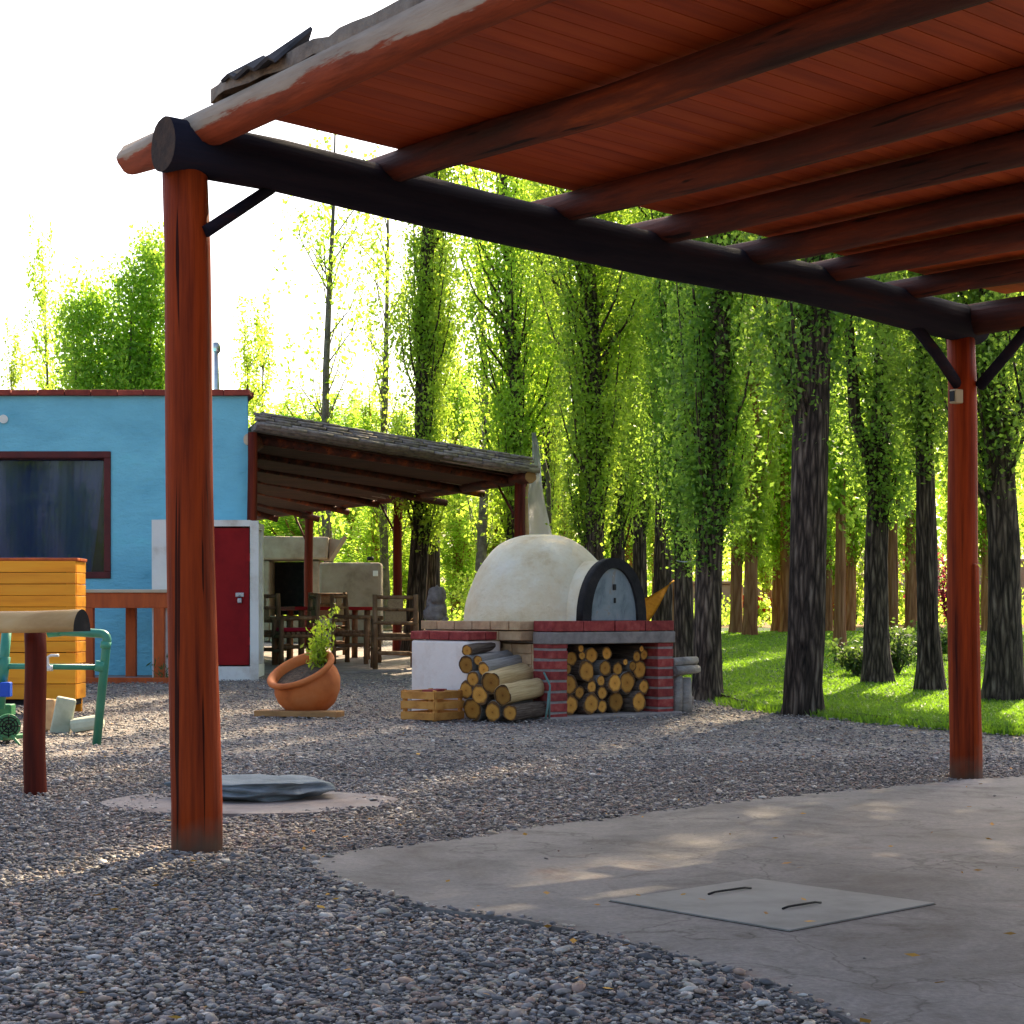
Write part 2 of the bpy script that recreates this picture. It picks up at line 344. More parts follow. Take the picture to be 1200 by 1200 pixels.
M['white_plastic'] = mat("white_plastic", [(0.3, (0.7, 0.7, 0.66)), (0.7, (0.8, 0.8, 0.76))], 8, rough=.4, bump=0)
M['beige_plastic'] = mat("beige_plastic", [(0.3, (0.42, 0.36, 0.22)), (0.7, (0.52, 0.45, 0.28))], 8, rough=.45, bump=0)
M['metal'] = mat("grey_metal", [(0.3, (0.35, 0.36, 0.38)), (0.7, (0.55, 0.56, 0.58))], 8, rough=.35, bump=0, metal=.8)
M['terracotta'] = mat("terracotta", [(0.3, (0.46, 0.11, 0.025)), (0.5, (0.62, 0.17, 0.04)), (0.75, (0.66, 0.22, 0.075))], 5, rough=.75, bump=.3, bscale=30, bdist=.004)
M['soil'] = mat("soil", [(0.3, (0.04, 0.026, 0.017)), (0.7, (0.15, 0.10, 0.065))], 25, rough=.95, bump=1.0, bscale=40, bdist=.03)
M['litter'] = mat("litter_soil", [(0.3, (0.10, 0.055, 0.03)), (0.5, (0.22, 0.13, 0.07)), (0.75, (0.32, 0.22, 0.13))], 4, rough=.95, bump=1.0, bscale=20, bdist=.04)
M['crate'] = mat("crate_wood", [(0.3, (0.36, 0.14, 0.03)), (0.5, (0.55, 0.24, 0.05)), (0.75, (0.62, 0.32, 0.09))], 9, (.3, 1, 1), .75, .3, island=True, vary=.2)
M['plank'] = mat("plank_wood", [(0.3, (0.24, 0.11, 0.04)), (0.7, (0.46, 0.24, 0.09))], 9, (.3, 1, 1), .75, .3)
M['slate'] = mat("slate", [(0.3, (0.10, 0.125, 0.14)), (0.5, (0.17, 0.20, 0.215)), (0.75, (0.29, 0.31, 0.32))], 5, (1, 1, 4), .7, .8, 14, .02)
M['pinkstone'] = mat("pink_mortar", [(0.3, (0.20, 0.15, 0.13)), (0.5, (0.30, 0.245, 0.22)), (0.8, (0.36, 0.32, 0.29))], 5, rough=.9, bump=.5)
M['adobe'] = mat("adobe", [(0.3, (0.24, 0.18, 0.13)), (0.5, (0.36, 0.28, 0.21)), (0.75, (0.44, 0.36, 0.28))], 3, rough=.95, bump=.8, bscale=9, bdist=.03)
M['adobe_pink'] = mat("adobe_pink", [(0.3, (0.35, 0.20, 0.14)), (0.7, (0.50, 0.33, 0.24))], 2, rough=.95, bump=.5)
M['shaded_lining'] = mat("shaded_ceiling_lining", [(0.3, (0.018, 0.008, 0.006)), (0.55, (0.05, 0.018, 0.011)), (0.8, (0.09, 0.032, 0.017))], 9, (.15, 1, 1), .9, .6, turn=R(-24))  # board ceiling colour, darkened to give the shade under the cane roof
M['chair'] = mat("chair_log", [(0.3, (0.08, 0.038, 0.016)), (0.5, (0.20, 0.10, 0.045)), (0.75, (0.33, 0.20, 0.11))], 12, (1, 1, .3), .8, .4, vary=.2)
M['wicker'] = mat("wicker", [(0.3, (0.20, 0.12, 0.06)), (0.7, (0.38, 0.25, 0.13))], 30, (1, 1, 3), .85, .5)
M['cushion'] = mat("red_cushion", [(0.3, (0.30, 0.006, 0.02)), (0.7, (0.42, 0.012, 0.035))], 10, rough=.9)
M['stone'] = mat("grey_stone", [(0.3, (0.10, 0.08, 0.07)), (0.55, (0.23, 0.185, 0.16)), (0.8, (0.36, 0.30, 0.26))], 9, rough=.9, bump=.9, bscale=18, bdist=.02)
M['block'] = mat("pale_block", [(0.3, (0.38, 0.38, 0.28)), (0.7, (0.55, 0.55, 0.42))], 8, rough=.9)
M['hammock'] = mat("hammock_cloth", [(0.3, (0.55, 0.20, 0.01)), (0.7, (0.75, 0.36, 0.02))], 20, (1, 1, 1), .9, .5)
M['canvas'] = mat("pale_canvas", [(0.3, (0.62, 0.62, 0.66)), (0.7, (0.78, 0.78, 0.82))], 2, rough=.9)
def _cv():
    nt = M['canvas'].node_tree; b = nt.nodes['Principled BSDF']
    tr = N(nt, "ShaderNodeBsdfTranslucent"); tr.inputs[0].default_value = (.8, .8, .85, 1)
    ms = N(nt, "ShaderNodeMixShader"); ms.inputs[0].default_value = .6
    nt.links.new(b.outputs[0], ms.inputs[1]); nt.links.new(tr.outputs[0], ms.inputs[2]); nt.links.new(ms.outputs[0], nt.nodes['Material Output'].inputs['Surface'])
_cv()
M['bark_log'] = mat("log_bark", [(0.3, (0.07, 0.045, 0.032)), (0.5, (0.18, 0.125, 0.09)), (0.75, (0.34, 0.27, 0.20))], 5, (.6, 1.4, 1.4), .9, .8, 9, .08, vary=.3)
M['grey_log'] = mat("log_grey", [(0.3, (0.16, 0.14, 0.125)), (0.5, (0.30, 0.265, 0.23)), (0.75, (0.44, 0.40, 0.35))], 5, (.4, 2, 2), .85, .6, 9, .06, vary=.2)
M['bare_log'] = mat("log_bare", [(0.3, (0.40, 0.25, 0.10)), (0.55, (0.60, 0.42, 0.20)), (0.75, (0.66, 0.50, 0.28))], 4, (.4, 2, 2), .7, .3, 9, .04, vary=.1)
M['rings'] = ring_mat("log_rings")
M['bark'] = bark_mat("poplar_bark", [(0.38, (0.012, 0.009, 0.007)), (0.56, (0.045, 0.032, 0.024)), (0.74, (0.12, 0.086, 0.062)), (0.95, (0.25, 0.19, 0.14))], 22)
M['bark_sunlit'] = bark_mat("far_bark_sunlit", [(0.35, (0.13, 0.05, 0.02)), (0.6, (0.30, 0.13, 0.055)), (0.9, (0.42, 0.22, 0.11))], 9)  # poplar bark again, coloured lighter and more orange to look sunlit
M['limb'] = mat("limb_bark", [(0.3, (0.06, 0.05, 0.04)), (0.7, (0.20, 0.17, 0.13))], 8, rough=.9)
M['leaf_near'] = leaf_mat("poplar_leaf_shaded", (0.024, 0.066, 0.022), (0.052, 0.115, 0.030), (0.10, 0.165, 0.030), (0.58, 0.72, 0.12), .52)  # poplar leaf coloured darker to stand for the shaded near crowns
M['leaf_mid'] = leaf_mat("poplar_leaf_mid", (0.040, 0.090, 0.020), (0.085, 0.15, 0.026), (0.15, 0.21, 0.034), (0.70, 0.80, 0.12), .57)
M['leaf_far'] = leaf_mat("poplar_leaf_sunlit", (0.045, 0.10, 0.012), (0.09, 0.17, 0.018), (0.15, 0.22, 0.025), (0.74, 0.82, 0.15), .58)  # same leaf coloured brighter to stand for sunlit greenery farther off
M['leaf_pale'] = leaf_mat("leaf_pale", (0.035, 0.085, 0.015), (0.08, 0.15, 0.022), (0.16, 0.23, 0.035), (0.62, 0.78, 0.12), .52)
M['leaf_shrub'] = leaf_mat("shrub_leaf", (0.010, 0.035, 0.010), (0.022, 0.06, 0.014), (0.045, 0.09, 0.02), (0.35, 0.5, 0.1), .3)
M['leaf_pot'] = leaf_mat("pot_leaf", (0.14, 0.22, 0.015), (0.26, 0.34, 0.03), (0.42, 0.45, 0.05), (0.6, 0.65, 0.1), .45)
M['leaf_wine'] = leaf_mat("wine_leaf", (0.05, 0.012, 0.02), (0.10, 0.025, 0.035), (0.16, 0.05, 0.06), (0.5, 0.12, 0.15), .4)
M['flower_white'] = mat("pale_flower", [(0.3, (0.6, 0.5, 0.5)), (0.7, (0.8, 0.72, 0.7))], 5, rough=.8, bump=0)
M['flower_red'] = mat("red_flower", [(0.3, (0.5, 0.03, 0.03)), (0.7, (0.65, 0.08, 0.05))], 5, rough=.8, bump=0)
M['grass'] = leaf_mat("grass_blade", (0.026, 0.062, 0.007), (0.052, 0.108, 0.010), (0.10, 0.16, 0.014), (0.50, 0.74, 0.06), .32)
M['lawn'] = mat("lawn_sheet", [(0.3, (0.018, 0.055, 0.007)), (0.5, (0.032, 0.085, 0.009)), (0.75, (0.055, 0.12, 0.013))], 5, rough=.9, bump=1, bscale=60, bdist=.04)
M['dry_leaf'] = mat("dry_leaf", [(0.3, (0.35, 0.13, 0.03)), (0.7, (0.62, 0.34, 0.05))], 5, rough=.8, bump=0, island=True, vary=.4)
M['concrete'] = concrete_mat()
M['hatch'] = mat("hatch_cement", [(0.3, (0.22, 0.205, 0.18)), (0.5, (0.31, 0.29, 0.255)), (0.75, (0.36, 0.34, 0.30))], 4, rough=.8, bump=.3, bscale=60, bdist=.003)
M['gravel'] = gravel_mat("gravel", 34)
M['pebble'] = pebble_mat()
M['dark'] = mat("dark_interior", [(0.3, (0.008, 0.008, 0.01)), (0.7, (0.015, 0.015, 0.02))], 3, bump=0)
M['curtain'] = mat("navy_curtain", [(0.3, (0.020, 0.045, 0.21)), (0.7, (0.032, 0.070, 0.28))], 2, (3, 1, .2), .8, .3)
M['rope'] = mat("green_cord", [(0.3, (0.07, 0.13, 0.11)), (0.7, (0.12, 0.20, 0.17))], 30, rough=.7)
def glass_mat():
    m, nt, b = NT("window_glass")
    b.inputs['Base Color'].default_value = (0.75, 0.8, 0.85, 1)
    b.inputs['Roughness'].default_value = 0.02
    gl = N(nt, "ShaderNodeBsdfGlossy", Roughness=0.02)
    tr = N(nt, "ShaderNodeBsdfTransparent"); tr.inputs[0].default_value = (0.8, 0.85, 0.9, 1)
    fr = N(nt, "ShaderNodeFresnel", IOR=1.45)
    ms = N(nt, "ShaderNodeMixShader")
    nt.links.new(fr.outputs[0], ms.inputs[0]); nt.links.new(tr.outputs[0], ms.inputs[1]); nt.links.new(gl.outputs[0], ms.inputs[2])
    nt.links.new(ms.outputs[0], nt.nodes['Material Output'].inputs['Surface'])
    return m
M['glass'] = glass_mat()

# ------------------------------------------------------------------ mesh helpers
def wl(o):
    v = Vector((0, 0, 0))
    while o is not None:
        v = v + o.location
        o = o.parent
    return v

class MB:
    """collects shapes in world metres; build() links them as one mesh object"""
    def __init__(s): s.bm = bmesh.new()
    def box(s, c, size, rz=0.0, bev=0.0, mi=0, rot=None, jit=0.0):
        mt = Matrix.Translation(Vector(c)) @ (rot if rot is not None else Matrix.Rotation(rz, 4, 'Z')) @ Matrix.Diagonal((*size, 1))
        r = bmesh.ops.create_cube(s.bm, size=1.0, matrix=mt)
        vs = r['verts']
        if jit:
            for v in vs: v.co += Vector((random.uniform(-jit, jit), random.uniform(-jit, jit), random.uniform(-jit, jit)))
        fs = list({f for v in vs for f in v.link_faces})
        if bev:
            es = list({e for f in fs for e in f.edges})
            rr = bmesh.ops.bevel(s.bm, geom=es, offset=bev, segments=2, profile=0.5, affect='EDGES')
            fs = list({f for v in vs if v.is_valid for f in v.link_faces} | set(rr['faces']))
        for f in fs: f.material_index = mi
        return s
    def bar(s, a, b, w, h, mi=0, bev=0.0):
        a, b = Vector(a), Vector(b)
        d = b - a
        q = d.to_track_quat('X', 'Z')
        return s.box((a + b) / 2, (d.length, w, h), rot=q.to_matrix().to_4x4(), mi=mi, bev=bev)
    def tube(s, pts, rad, seg=12, mi=0, cap=None, wob=0.0, seed=0, caps=True, squash=None):
        pts = [Vector(p) for p in pts]
        if not hasattr(rad, '__len__'): rad = [rad] * len(pts)
        t0 = (pts[1] - pts[0]).normalized()
        up = Vector((0, 0, 1)) if abs(t0.z) < 0.9 else Vector((1, 0, 0))
        nx = t0.cross(up).normalized()
        rings = []
        for i, p in enumerate(pts):
            t = (pts[min(i + 1, len(pts) - 1)] - pts[max(i - 1, 0)]).normalized()
            nx = (nx - t * nx.dot(t)).normalized()
            ny = t.cross(nx)
            ring = []
            for k in range(seg):
                a = 2 * math.pi * k / seg
                r = rad[i]
                if wob:
                    r *= 1 + wob * noise.noise(Vector((math.cos(a) * 1.3 + seed * 7.1, math.sin(a) * 1.3, (p - pts[0]).length * 1.7 + seed)))
                ring.append(s.bm.verts.new(p + nx * (math.cos(a) * r) + ny * (math.sin(a) * r)))
            rings.append(ring)
        for a, b in zip(rings, rings[1:]):
            for k in range(seg):
                f = s.bm.faces.new((a[k], a[(k + 1) % seg], b[(k + 1) % seg], b[k]))
                f.material_index = mi; f.smooth = True
        if caps:
            for ring, flip in ((rings[0], True), (rings[-1], False)):
                f = s.bm.faces.new(ring[::-1] if flip else ring)
                f.material_index = mi if cap is None else cap
        return s
    def lathe(s, c, prof, seg=32, mi=0, rot=None, close=False):
        c = Vector(c)
        rings = []
        for (r, z) in prof:
            ring = []
            for k in range(seg):
                a = 2 * math.pi * k / seg
                v = Vector((math.cos(a) * r, math.sin(a) * r, z))
                if rot is not None: v = rot @ v
                ring.append(s.bm.verts.new(c + v))
            rings.append(ring)
        for a, b in zip(rings, rings[1:]):
            for k in range(seg):
                f = s.bm.faces.new((a[k], a[(k + 1) % seg], b[(k + 1) % seg], b[k])); f.material_index = mi; f.smooth = True
        if close:
            f = s.bm.faces.new(rings[0][::-1]); f.material_index = mi
            f = s.bm.faces.new(rings[-1]); f.material_index = mi
        return s
    def prism(s, poly, z0, z1, mi=0):
        b = [s.bm.verts.new((p[0], p[1], z0)) for p in poly]
        t = [s.bm.verts.new((p[0], p[1], z1)) for p in poly]
        n = len(poly)
        fs = [s.bm.faces.new(t), s.bm.faces.new(b[::-1])]
        for k in range(n): fs.append(s.bm.faces.new((b[k], b[(k + 1) % n], t[(k + 1) % n], t[k])))
        for f in fs: f.material_index = mi
        return s
    def hull(s, bot, top, mi=0):            # two loops of 3-D points of equal length
        b = [s.bm.verts.new(p) for p in bot]; t = [s.bm.verts.new(p) for p in top]
        n = len(b)
        fs = [s.bm.faces.new(t), s.bm.faces.new(b[::-1])]
        for k in range(n): fs.append(s.bm.faces.new((b[k], b[(k + 1) % n], t[(k + 1) % n], t[k])))
        for f in fs: f.material_index = mi
        return s
    def blob(s, c, size, sub=2, amp=0.15, freq=1.5, seed=0, mi=0, rz=0):
        r = bmesh.ops.create_icosphere(s.bm, subdivisions=sub, radius=1.0)
        mr = Matrix.Rotation(rz, 3, 'Z')
        for v in r['verts']:
            k = 1 + amp * noise.noise(v.co * freq + Vector((seed * 3.7, seed, 0)))
            v.co = Vector(c) + mr @ Vector((v.co.x * size[0] * k, v.co.y * size[1] * k, v.co.z * size[2] * k))
        for f in {f for v in r['verts'] for f in v.link_faces}: f.material_index = mi; f.smooth = True
        return s
    def build(s, name, mats, parent=None, origin=None):
        bmesh.ops.recalc_face_normals(s.bm, faces=s.bm.faces[:])
        base = wl(parent) if parent is not None else Vector(origin if origin is not None else (0, 0, 0))
        s.bm.transform(Matrix.Translation(-base))
        me = bpy.data.meshes.new(name)
        s.bm.to_mesh(me); s.bm.free()
        if not isinstance(mats, (list, tuple)): mats = [mats]
        for m in mats: me.materials.append(M[m] if isinstance(m, str) else m)
        o = bpy.data.objects.new(name, me); COL.objects.link(o)
        if parent is not None: o.parent = parent
        else: o.location = base
        return o

def tag(o, label, cat, group=None):
    o['label'] = label; o['category'] = cat
    if group: o['group'] = group
    return o
def kind(o, k): o['kind'] = k; return o
def thing(name, label, cat, loc=(0, 0, 0), group=None):
    o = bpy.data.objects.new(name, None); COL.objects.link(o)
    o.empty_display_size = 0.2
    o.location = loc
    return tag(o, label, cat, group)
def dup(root, loc, rz=0.0, label=None, group=None, scale=None):
    r = root.copy(); COL.objects.link(r); r.location = loc
    r.rotation_euler = (0, 0, rz)
    if scale: r.scale = scale
    if label: r['label'] = label
    if group: r['group'] = group
    for ch in list(root.children):
        c = ch.copy(); COL.objects.link(c); c.parent = r
        for g in list(ch.children):
            d = g.copy(); COL.objects.link(d); d.parent = c
    return r
def np_mesh(name, V, F, mats, smooth=False, midx=None):
    me = bpy.data.meshes.new(name)
    F = np.asarray(F, dtype=np.int32); n, k = F.shape
    me.vertices.add(len(V)); me.vertices.foreach_set('co', np.asarray(V, dtype=np.float32).ravel())
    me.loops.add(n * k); me.loops.foreach_set('vertex_index', F.ravel())
    me.polygons.add(n)
    me.polygons.foreach_set('loop_start', np.arange(0, n * k, k, dtype=np.int32))
    me.polygons.foreach_set('loop_total', np.full(n, k, dtype=np.int32))
    if smooth: me.polygons.foreach_set('use_smooth', np.ones(n, dtype=bool))
    if midx is not None: me.polygons.foreach_set('material_index', np.asarray(midx, dtype=np.int32))
    for m in (mats if isinstance(mats, (list, tuple)) else [mats]): me.materials.append(M[m])
    me.update(calc_edges=True)
    return me
def np_obj(name, me, parent=None):
    o = bpy.data.objects.new(name, me); COL.objects.link(o)
    if parent is not None: o.parent = parent
    return o
def leaves(C0, size, rng, droop=0.35, wid=0.62):
    n = len(C0)
    a = rng.normal(size=(n, 3)); a[:, 2] -= droop * 2
    a /= np.linalg.norm(a, axis=1, keepdims=True)
    b = np.cross(a, rng.normal(size=(n, 3))); b /= np.linalg.norm(b, axis=1, keepdims=True) + 1e-9
    s = (size * rng.uniform(0.6, 1.35, n))[:, None]
    V = np.empty((n, 4, 3))
    V[:, 0] = C0 - a * s * 0.5; V[:, 1] = C0 + b * s * wid * 0.5 - a * s * 0.08
    V[:, 2] = C0 + a * s * 0.5; V[:, 3] = C0 - b * s * wid * 0.5 - a * s * 0.08
    F = np.arange(n * 4).reshape(n, 4)
    return V.reshape(-1, 3), F
def in_poly(x, y, poly):
    r = np.zeros(len(x), bool); n = len(poly); j = n - 1
    for i in range(n):
        xi, yi = poly[i][:2]; xj, yj = poly[j][:2]
        c = ((yi > y) != (yj > y)) & (x < (xj - xi) * (y - yi) / (yj - yi + 1e-12) + xi)
        r ^= c; j = i
    return r

# ------------------------------------------------------------------ ground, slab, lawn
def sheet(name, xs, ys, zf, m):
    V = []; F = []
    for y in ys:
        for x in xs: V.append((x, y, zf(x, y)))
    nx = len(xs)
    for j in range(len(ys) - 1):
        for i in range(nx - 1):
            a = j * nx + i
            F.append((a, a + 1, a + nx + 1, a + nx))
    return np_obj(name, np_mesh(name, V, F, m, smooth=True))
g = sheet("ground", [-700, -200, -60, -30, -15, -8, 0, 8, 15, 30, 60, 200, 700],
          [-300, -60, -15, 0, 8, 14, 16, 20, 24, 28, 32, 36, 40, 45, 60, 120, 400, 900], lambda x, y: gz(y) - 0.008, 'gravel')
kind(g, 'structure')

SLAB = [P(350, 0, 6.05).xy, P(500, 0, 6.5).xy, P(640, 0, 7.02).xy, P(900, 0, 8.08).xy, P(1130, 0, 8.95).xy, P(1200, 0, 9.16).xy, Vector((4.6, 10.6)), Vector((7.5, 7.0)),
        Vector((3.2, 1.2)), Vector((1.35, 1.6)), Vector((1.0, 2.8)), P(1020, 0, 3.61).xy, P(960, 0, 3.8).xy, P(900, 0, 3.99).xy, P(830, 0, 4.2).xy, P(760, 0, 4.44).xy, P(690, 0, 4.66).xy, P(620, 0, 4.83).xy,
        P(520, 0, 5.03).xy, P(450, 0, 5.22).xy, P(395, 0, 5.5).xy]
def rough_loop(poly, step=0.12, amp=0.022, seed=1):
    out = []
    n = len(poly)
    for i in range(n):
        a, b = Vector(poly[i]).to_2d(), Vector(poly[(i + 1) % n]).to_2d()
        k = max(1, int((b - a).length / step))
        nrm = Vector((-(b - a).y, (b - a).x)).normalized()
        for j in range(k):
            p = a.lerp(b, j / k)
            out.append(p + nrm * amp * (noise.noise(Vector((p.x * 3.1, p.y * 3.1, seed))) + .6 * noise.noise(Vector((p.x * 9, p.y * 9, seed)))))
    return out
SLABR = rough_loop(SLAB, .06, .035)
m = MB(); m.prism(SLABR, -0.05, 0.013)
kind(m.build("patio_slab", 'concrete'), 'structure')
m = MB()
hq = [P(715, 0, 5.15), P(885, 0, 5.57), P(1095, 0, 5.10), P(925, 0, 4.66)]
hq = [Vector((p.x, p.y)) for p in hq]
m.prism(hq, 0.0, 0.0185)
hatch = m.build("hatch_cover", 'hatch', origin=(hq[0].x, hq[0].y, 0))
tag(hatch, "square pale cement hatch cover let into the patio slab", "hatch")
m = MB(); cq = sum(hq, Vector((0, 0))) / 4; m.prism([cq + (p - cq) * 1.010 for p in hq], 0.0, 0.0145); m.build("joint", 'soil', hatch)
for (a, b) in (((830, 5.24), (880, 5.36)), ((917, 4.98), (962, 5.09))):
    pa, pb = P(a[0], 0, a[1]), P(b[0], 0, b[1]); pa.z = pb.z = 0.019
    m = MB(); d = (pb - pa)
    m.tube([pa + Vector((0, 0, .002)), pa + d * .15 + Vector((0, 0, .006)), pa + d * .85 + Vector((0, 0, .006)), pb + Vector((0, 0, .002))], 0.0035, 6)
    m.build("lifting_handle", 'iron', hatch)

LAWN_NEAR = [P(838, 0, 17.4).xy, P(870, 0, 16.3).xy, P(905, 0, 15.5).xy, P(950, 0, 15.0).xy, P(1000, 0, 14.3).xy, P(1050, 0, 13.7).xy, P(1100, 0, 13.2).xy, P(1150, 0, 12.8).xy, P(1200, 0, 12.5).xy, Vector((5.0, 11.6)), Vector((9, 10.0)), Vector((20, 9))]
LAWN = LAWN_NEAR + [Vector((26, 22)), Vector((26, 39.5)), Vector((3.0, 39.0)), Vector((1.2, 30)), Vector((1.7, 22)), Vector((1.9, 18.4))]
LAWNR = rough_loop(LAWN, 0.25, 0.06, 4)
m = MB()
vs = [m.bm.verts.new((p.x, p.y, 0)) for p in LAWNR]
f = m.bm.faces.new(vs)
r = bmesh.ops.triangulate(m.bm, faces=[f])
for yy in np.arange(10, 40, 1.0):
    bmesh.ops.bisect_plane(m.bm, geom=m.bm.verts[:] + m.bm.edges[:] + m.bm.faces[:], plane_co=(0, yy, 0), plane_no=(0, 1, 0))
edge = [e for e in m.bm.edges if e.is_boundary]
r = bmesh.ops.extrude_edge_only(m.bm, edges=edge)
low = [v for v in r['geom'] if isinstance(v, bmesh.types.BMVert)]
lowset = set(low)
for v in m.bm.verts:
    v.co.z = gz(v.co.y) + (-0.05 if v in lowset else 0.055)
for f in m.bm.faces: f.material_index = 1 if any(v in lowset for v in f.verts) else 0
kind(m.build("lawn", ['lawn', 'soil']), 'structure')

rng = np.random.default_rng(5)
def grass_blades():
    n = 210000
    y = 10.5 + (rng.random(n) ** 1.7) * 26
    x = (rng.random(n) * 0.46 - 0.03) * y * 0.9 + 0.5
    k = in_poly(x, y, LAWN); x, y = x[k], y[k]; n = len(x)
    z = np.where(y < 16, 0, 0.0225 * (y - 16)) + 0.05
    h = rng.uniform(0.015, 0.04, n); a = rng.uniform(0, 2 * np.pi, n); w = 0.006 + 0.0004 * y
    m_ = 9000                               # longer tufts leaning over the ragged edge
    ex, ey = [], []
    for a_, b_ in zip(LAWN_NEAR[:-2], LAWN_NEAR[1:-1]):
        t_ = rng.random(m_ // 9); ex.append(a_.x + (b_.x - a_.x) * t_); ey.append(a_.y + (b_.y - a_.y) * t_)
    ex, ey = np.concatenate(ex), np.concatenate(ey)
    ex += rng.normal(0, .07, len(ex)); ey += rng.normal(0, .07, len(ey))
    x = np.concatenate([x, ex]); y = np.concatenate([y, ey]); z = np.concatenate([z, np.full(len(ex), .0)])
    h = np.concatenate([h, rng.uniform(.03, .075, len(ex))]); n = len(x); a = rng.uniform(0, 2 * np.pi, n); w = 0.006 + 0.0004 * y
    V = np.zeros((n, 3, 3))
    V[:, 0] = np.stack([x - np.cos(a) * w, y - np.sin(a) * w, z], 1)
    V[:, 1] = np.stack([x + np.cos(a) * w, y + np.sin(a) * w, z], 1)
    V[:, 2] = np.stack([x + rng.normal(0, .025, n), y + rng.normal(0, .025, n), z + h], 1)
    return np_mesh("grass", V.reshape(-1, 3), np.arange(n * 3).reshape(n, 3), 'grass')
o = kind(np_obj("grass", grass_blades()), 'stuff')
tag(o, "short bright green grass of the lawn", "grass")

# flower-bed soil beyond the lawn
m = MB()
bed = [(-16, 38), (3.0, 39.2), (30, 39.7), (34, 54), (-18, 54)]
vs = [m.bm.verts.new((x, y, gz(y) + 0.012)) for x, y in bed]
m.bm.faces.new(vs)
bmesh.ops.bisect_plane(m.bm, geom=m.bm.verts[:] + m.bm.edges[:] + m.bm.faces[:], plane_co=(0, 45, 0), plane_no=(0, 1, 0))
for v in m.bm.verts: v.co.z = gz(v.co.y) + 0.012
kind(m.build("garden_bed", 'litter'), 'structure')

def pebbles():
    bm = bmesh.new(); bmesh.ops.create_icosphere(bm, subdivisions=1, radius=1.0)
    B = np.array([v.co[:] for v in bm.verts]); BF = np.array([[v.index for v in f.verts] for f in bm.faces]); bm.free()
    zones = [(2.6, 6.2, 7200, 1.0), (6.2, 10.5, 3900, .95), (10.5, 20.5, 760, 1.0)]
    xs, ys, ss = [], [], []
    for y0, y1, dens, k in zones:
        hw = 0.36 * y1 + 0.7
        n = int(dens * (y1 - y0) * 2 * hw)
        x = rng.uniform(-hw, hw, n); y = rng.uniform(y0, y1, n)
        keep = np.abs(x) < 0.36 * y + 0.7
        x, y = x[keep], y[keep]
        keep = ~in_poly(x + rng.normal(0, .028, len(x)), y + rng.normal(0, .028, len(x)), [(p.x, p.y) for p in SLABR]) & ~in_poly(x, y, [(p.x, p.y) for p in LAWN])
        keep &= ~(((x + 1.18) / (.50 + .10 * np.sin(x * 9 + y * 5))) ** 2 + ((y - 7.82) / .33) ** 2 < 1)
        x, y = x[keep], y[keep]
        xs.append(x); ys.append(y); ss.append(np.full(len(x), k))
    # stray stones kicked on to the slab
    n = 46
    x = rng.uniform(-.5, 3.2, n); y = rng.uniform(3.6, 9.0, n)
    keep = in_poly(x, y, SLAB); x, y = x[keep], y[keep]
    xs.append(x); ys.append(y); ss.append(np.full(len(x), .62)); nstray = len(x)
    x, y, k = np.concatenate(xs), np.concatenate(ys), np.concatenate(ss)
    n = len(x)
    s = np.clip(rng.lognormal(np.log(0.0077), 0.48, n), .0033, .030) * k
    sc = np.stack([s, s * rng.uniform(.5, .8, n), s * rng.uniform(.2, .42, n)], 1)
    V = B[None] * (1 + rng.normal(0, .09, (n, len(B), 1)))
    V = V * sc[:, None, :]
    tx, ty, a = rng.normal(0, .2, n), rng.normal(0, .2, n), rng.uniform(0, 2 * np.pi, n)
    cy, sy = np.cos(ty), np.sin(ty)
    X1 = V[..., 0] * cy[:, None] + V[..., 2] * sy[:, None]; Z1 = -V[..., 0] * sy[:, None] + V[..., 2] * cy[:, None]
    cx, sx = np.cos(tx), np.sin(tx)
    Y2 = V[..., 1] * cx[:, None] - Z1 * sx[:, None]; Z2 = V[..., 1] * sx[:, None] + Z1 * cx[:, None]
    ca, sa = np.cos(a), np.sin(a)
    X3 = X1 * ca[:, None] - Y2 * sa[:, None]; Y3 = X1 * sa[:, None] + Y2 * ca[:, None]
    z0 = rng.uniform(0, .014, n) + .008 * np.sin(x * 5.1 + y * 2.3) * np.sin(y * 4.2 - x)
    z0 += np.where(y > 16, .0225 * (y - 16), 0)
    z0[n - nstray:] = .014 + sc[n - nstray:, 2]
    ins = in_poly(x, y, [(p.x, p.y) for p in SLABR]); z0 = np.where(ins, np.maximum(z0, .012 + sc[:, 2] * .8), z0)
    W = np.stack([X3 + x[:, None], Y3 + y[:, None], Z2 + z0[:, None]], 2).reshape(-1, 3)
    F = (BF[None] + (np.arange(n) * len(B))[:, None, None]).reshape(-1, 3)
    return np_mesh("gravel_pebbles", W, F, 'pebble', smooth=True)
o = kind(np_obj("gravel_pebbles", pebbles()), 'stuff')
tag(o, "grey and rusty flat gravel pebbles covering the yard", "gravel")

def fallen():
    n = 170
    y = 3.2 + rng.random(n) ** 1.3 * 12; x = (rng.random(n) - .55) * .66 * y
    C0 = np.stack([x, y, np.full(n, .035)], 1)
    V, F = leaves(C0, 0.034, rng, 0, .6)
    V = V.reshape(-1, 4, 3); V[:, :, 2] = .03 + (V[:, :, 2] - .035) * .3 + .004
    return np_mesh("fallen_leaves", V.reshape(-1, 3), F, 'dry_leaf')
o = kind(np_obj("fallen_leaves", fallen()), 'stuff')
tag(o, "dry yellow and brown leaves scattered on the gravel", "leaves")

# ------------------------------------------------------------------ trees
def limb_tubes(mb, limbs, seg=5, mi=0):
    for pts, r in limbs: mb.tube(pts, r, seg, mi=mi, caps=False)

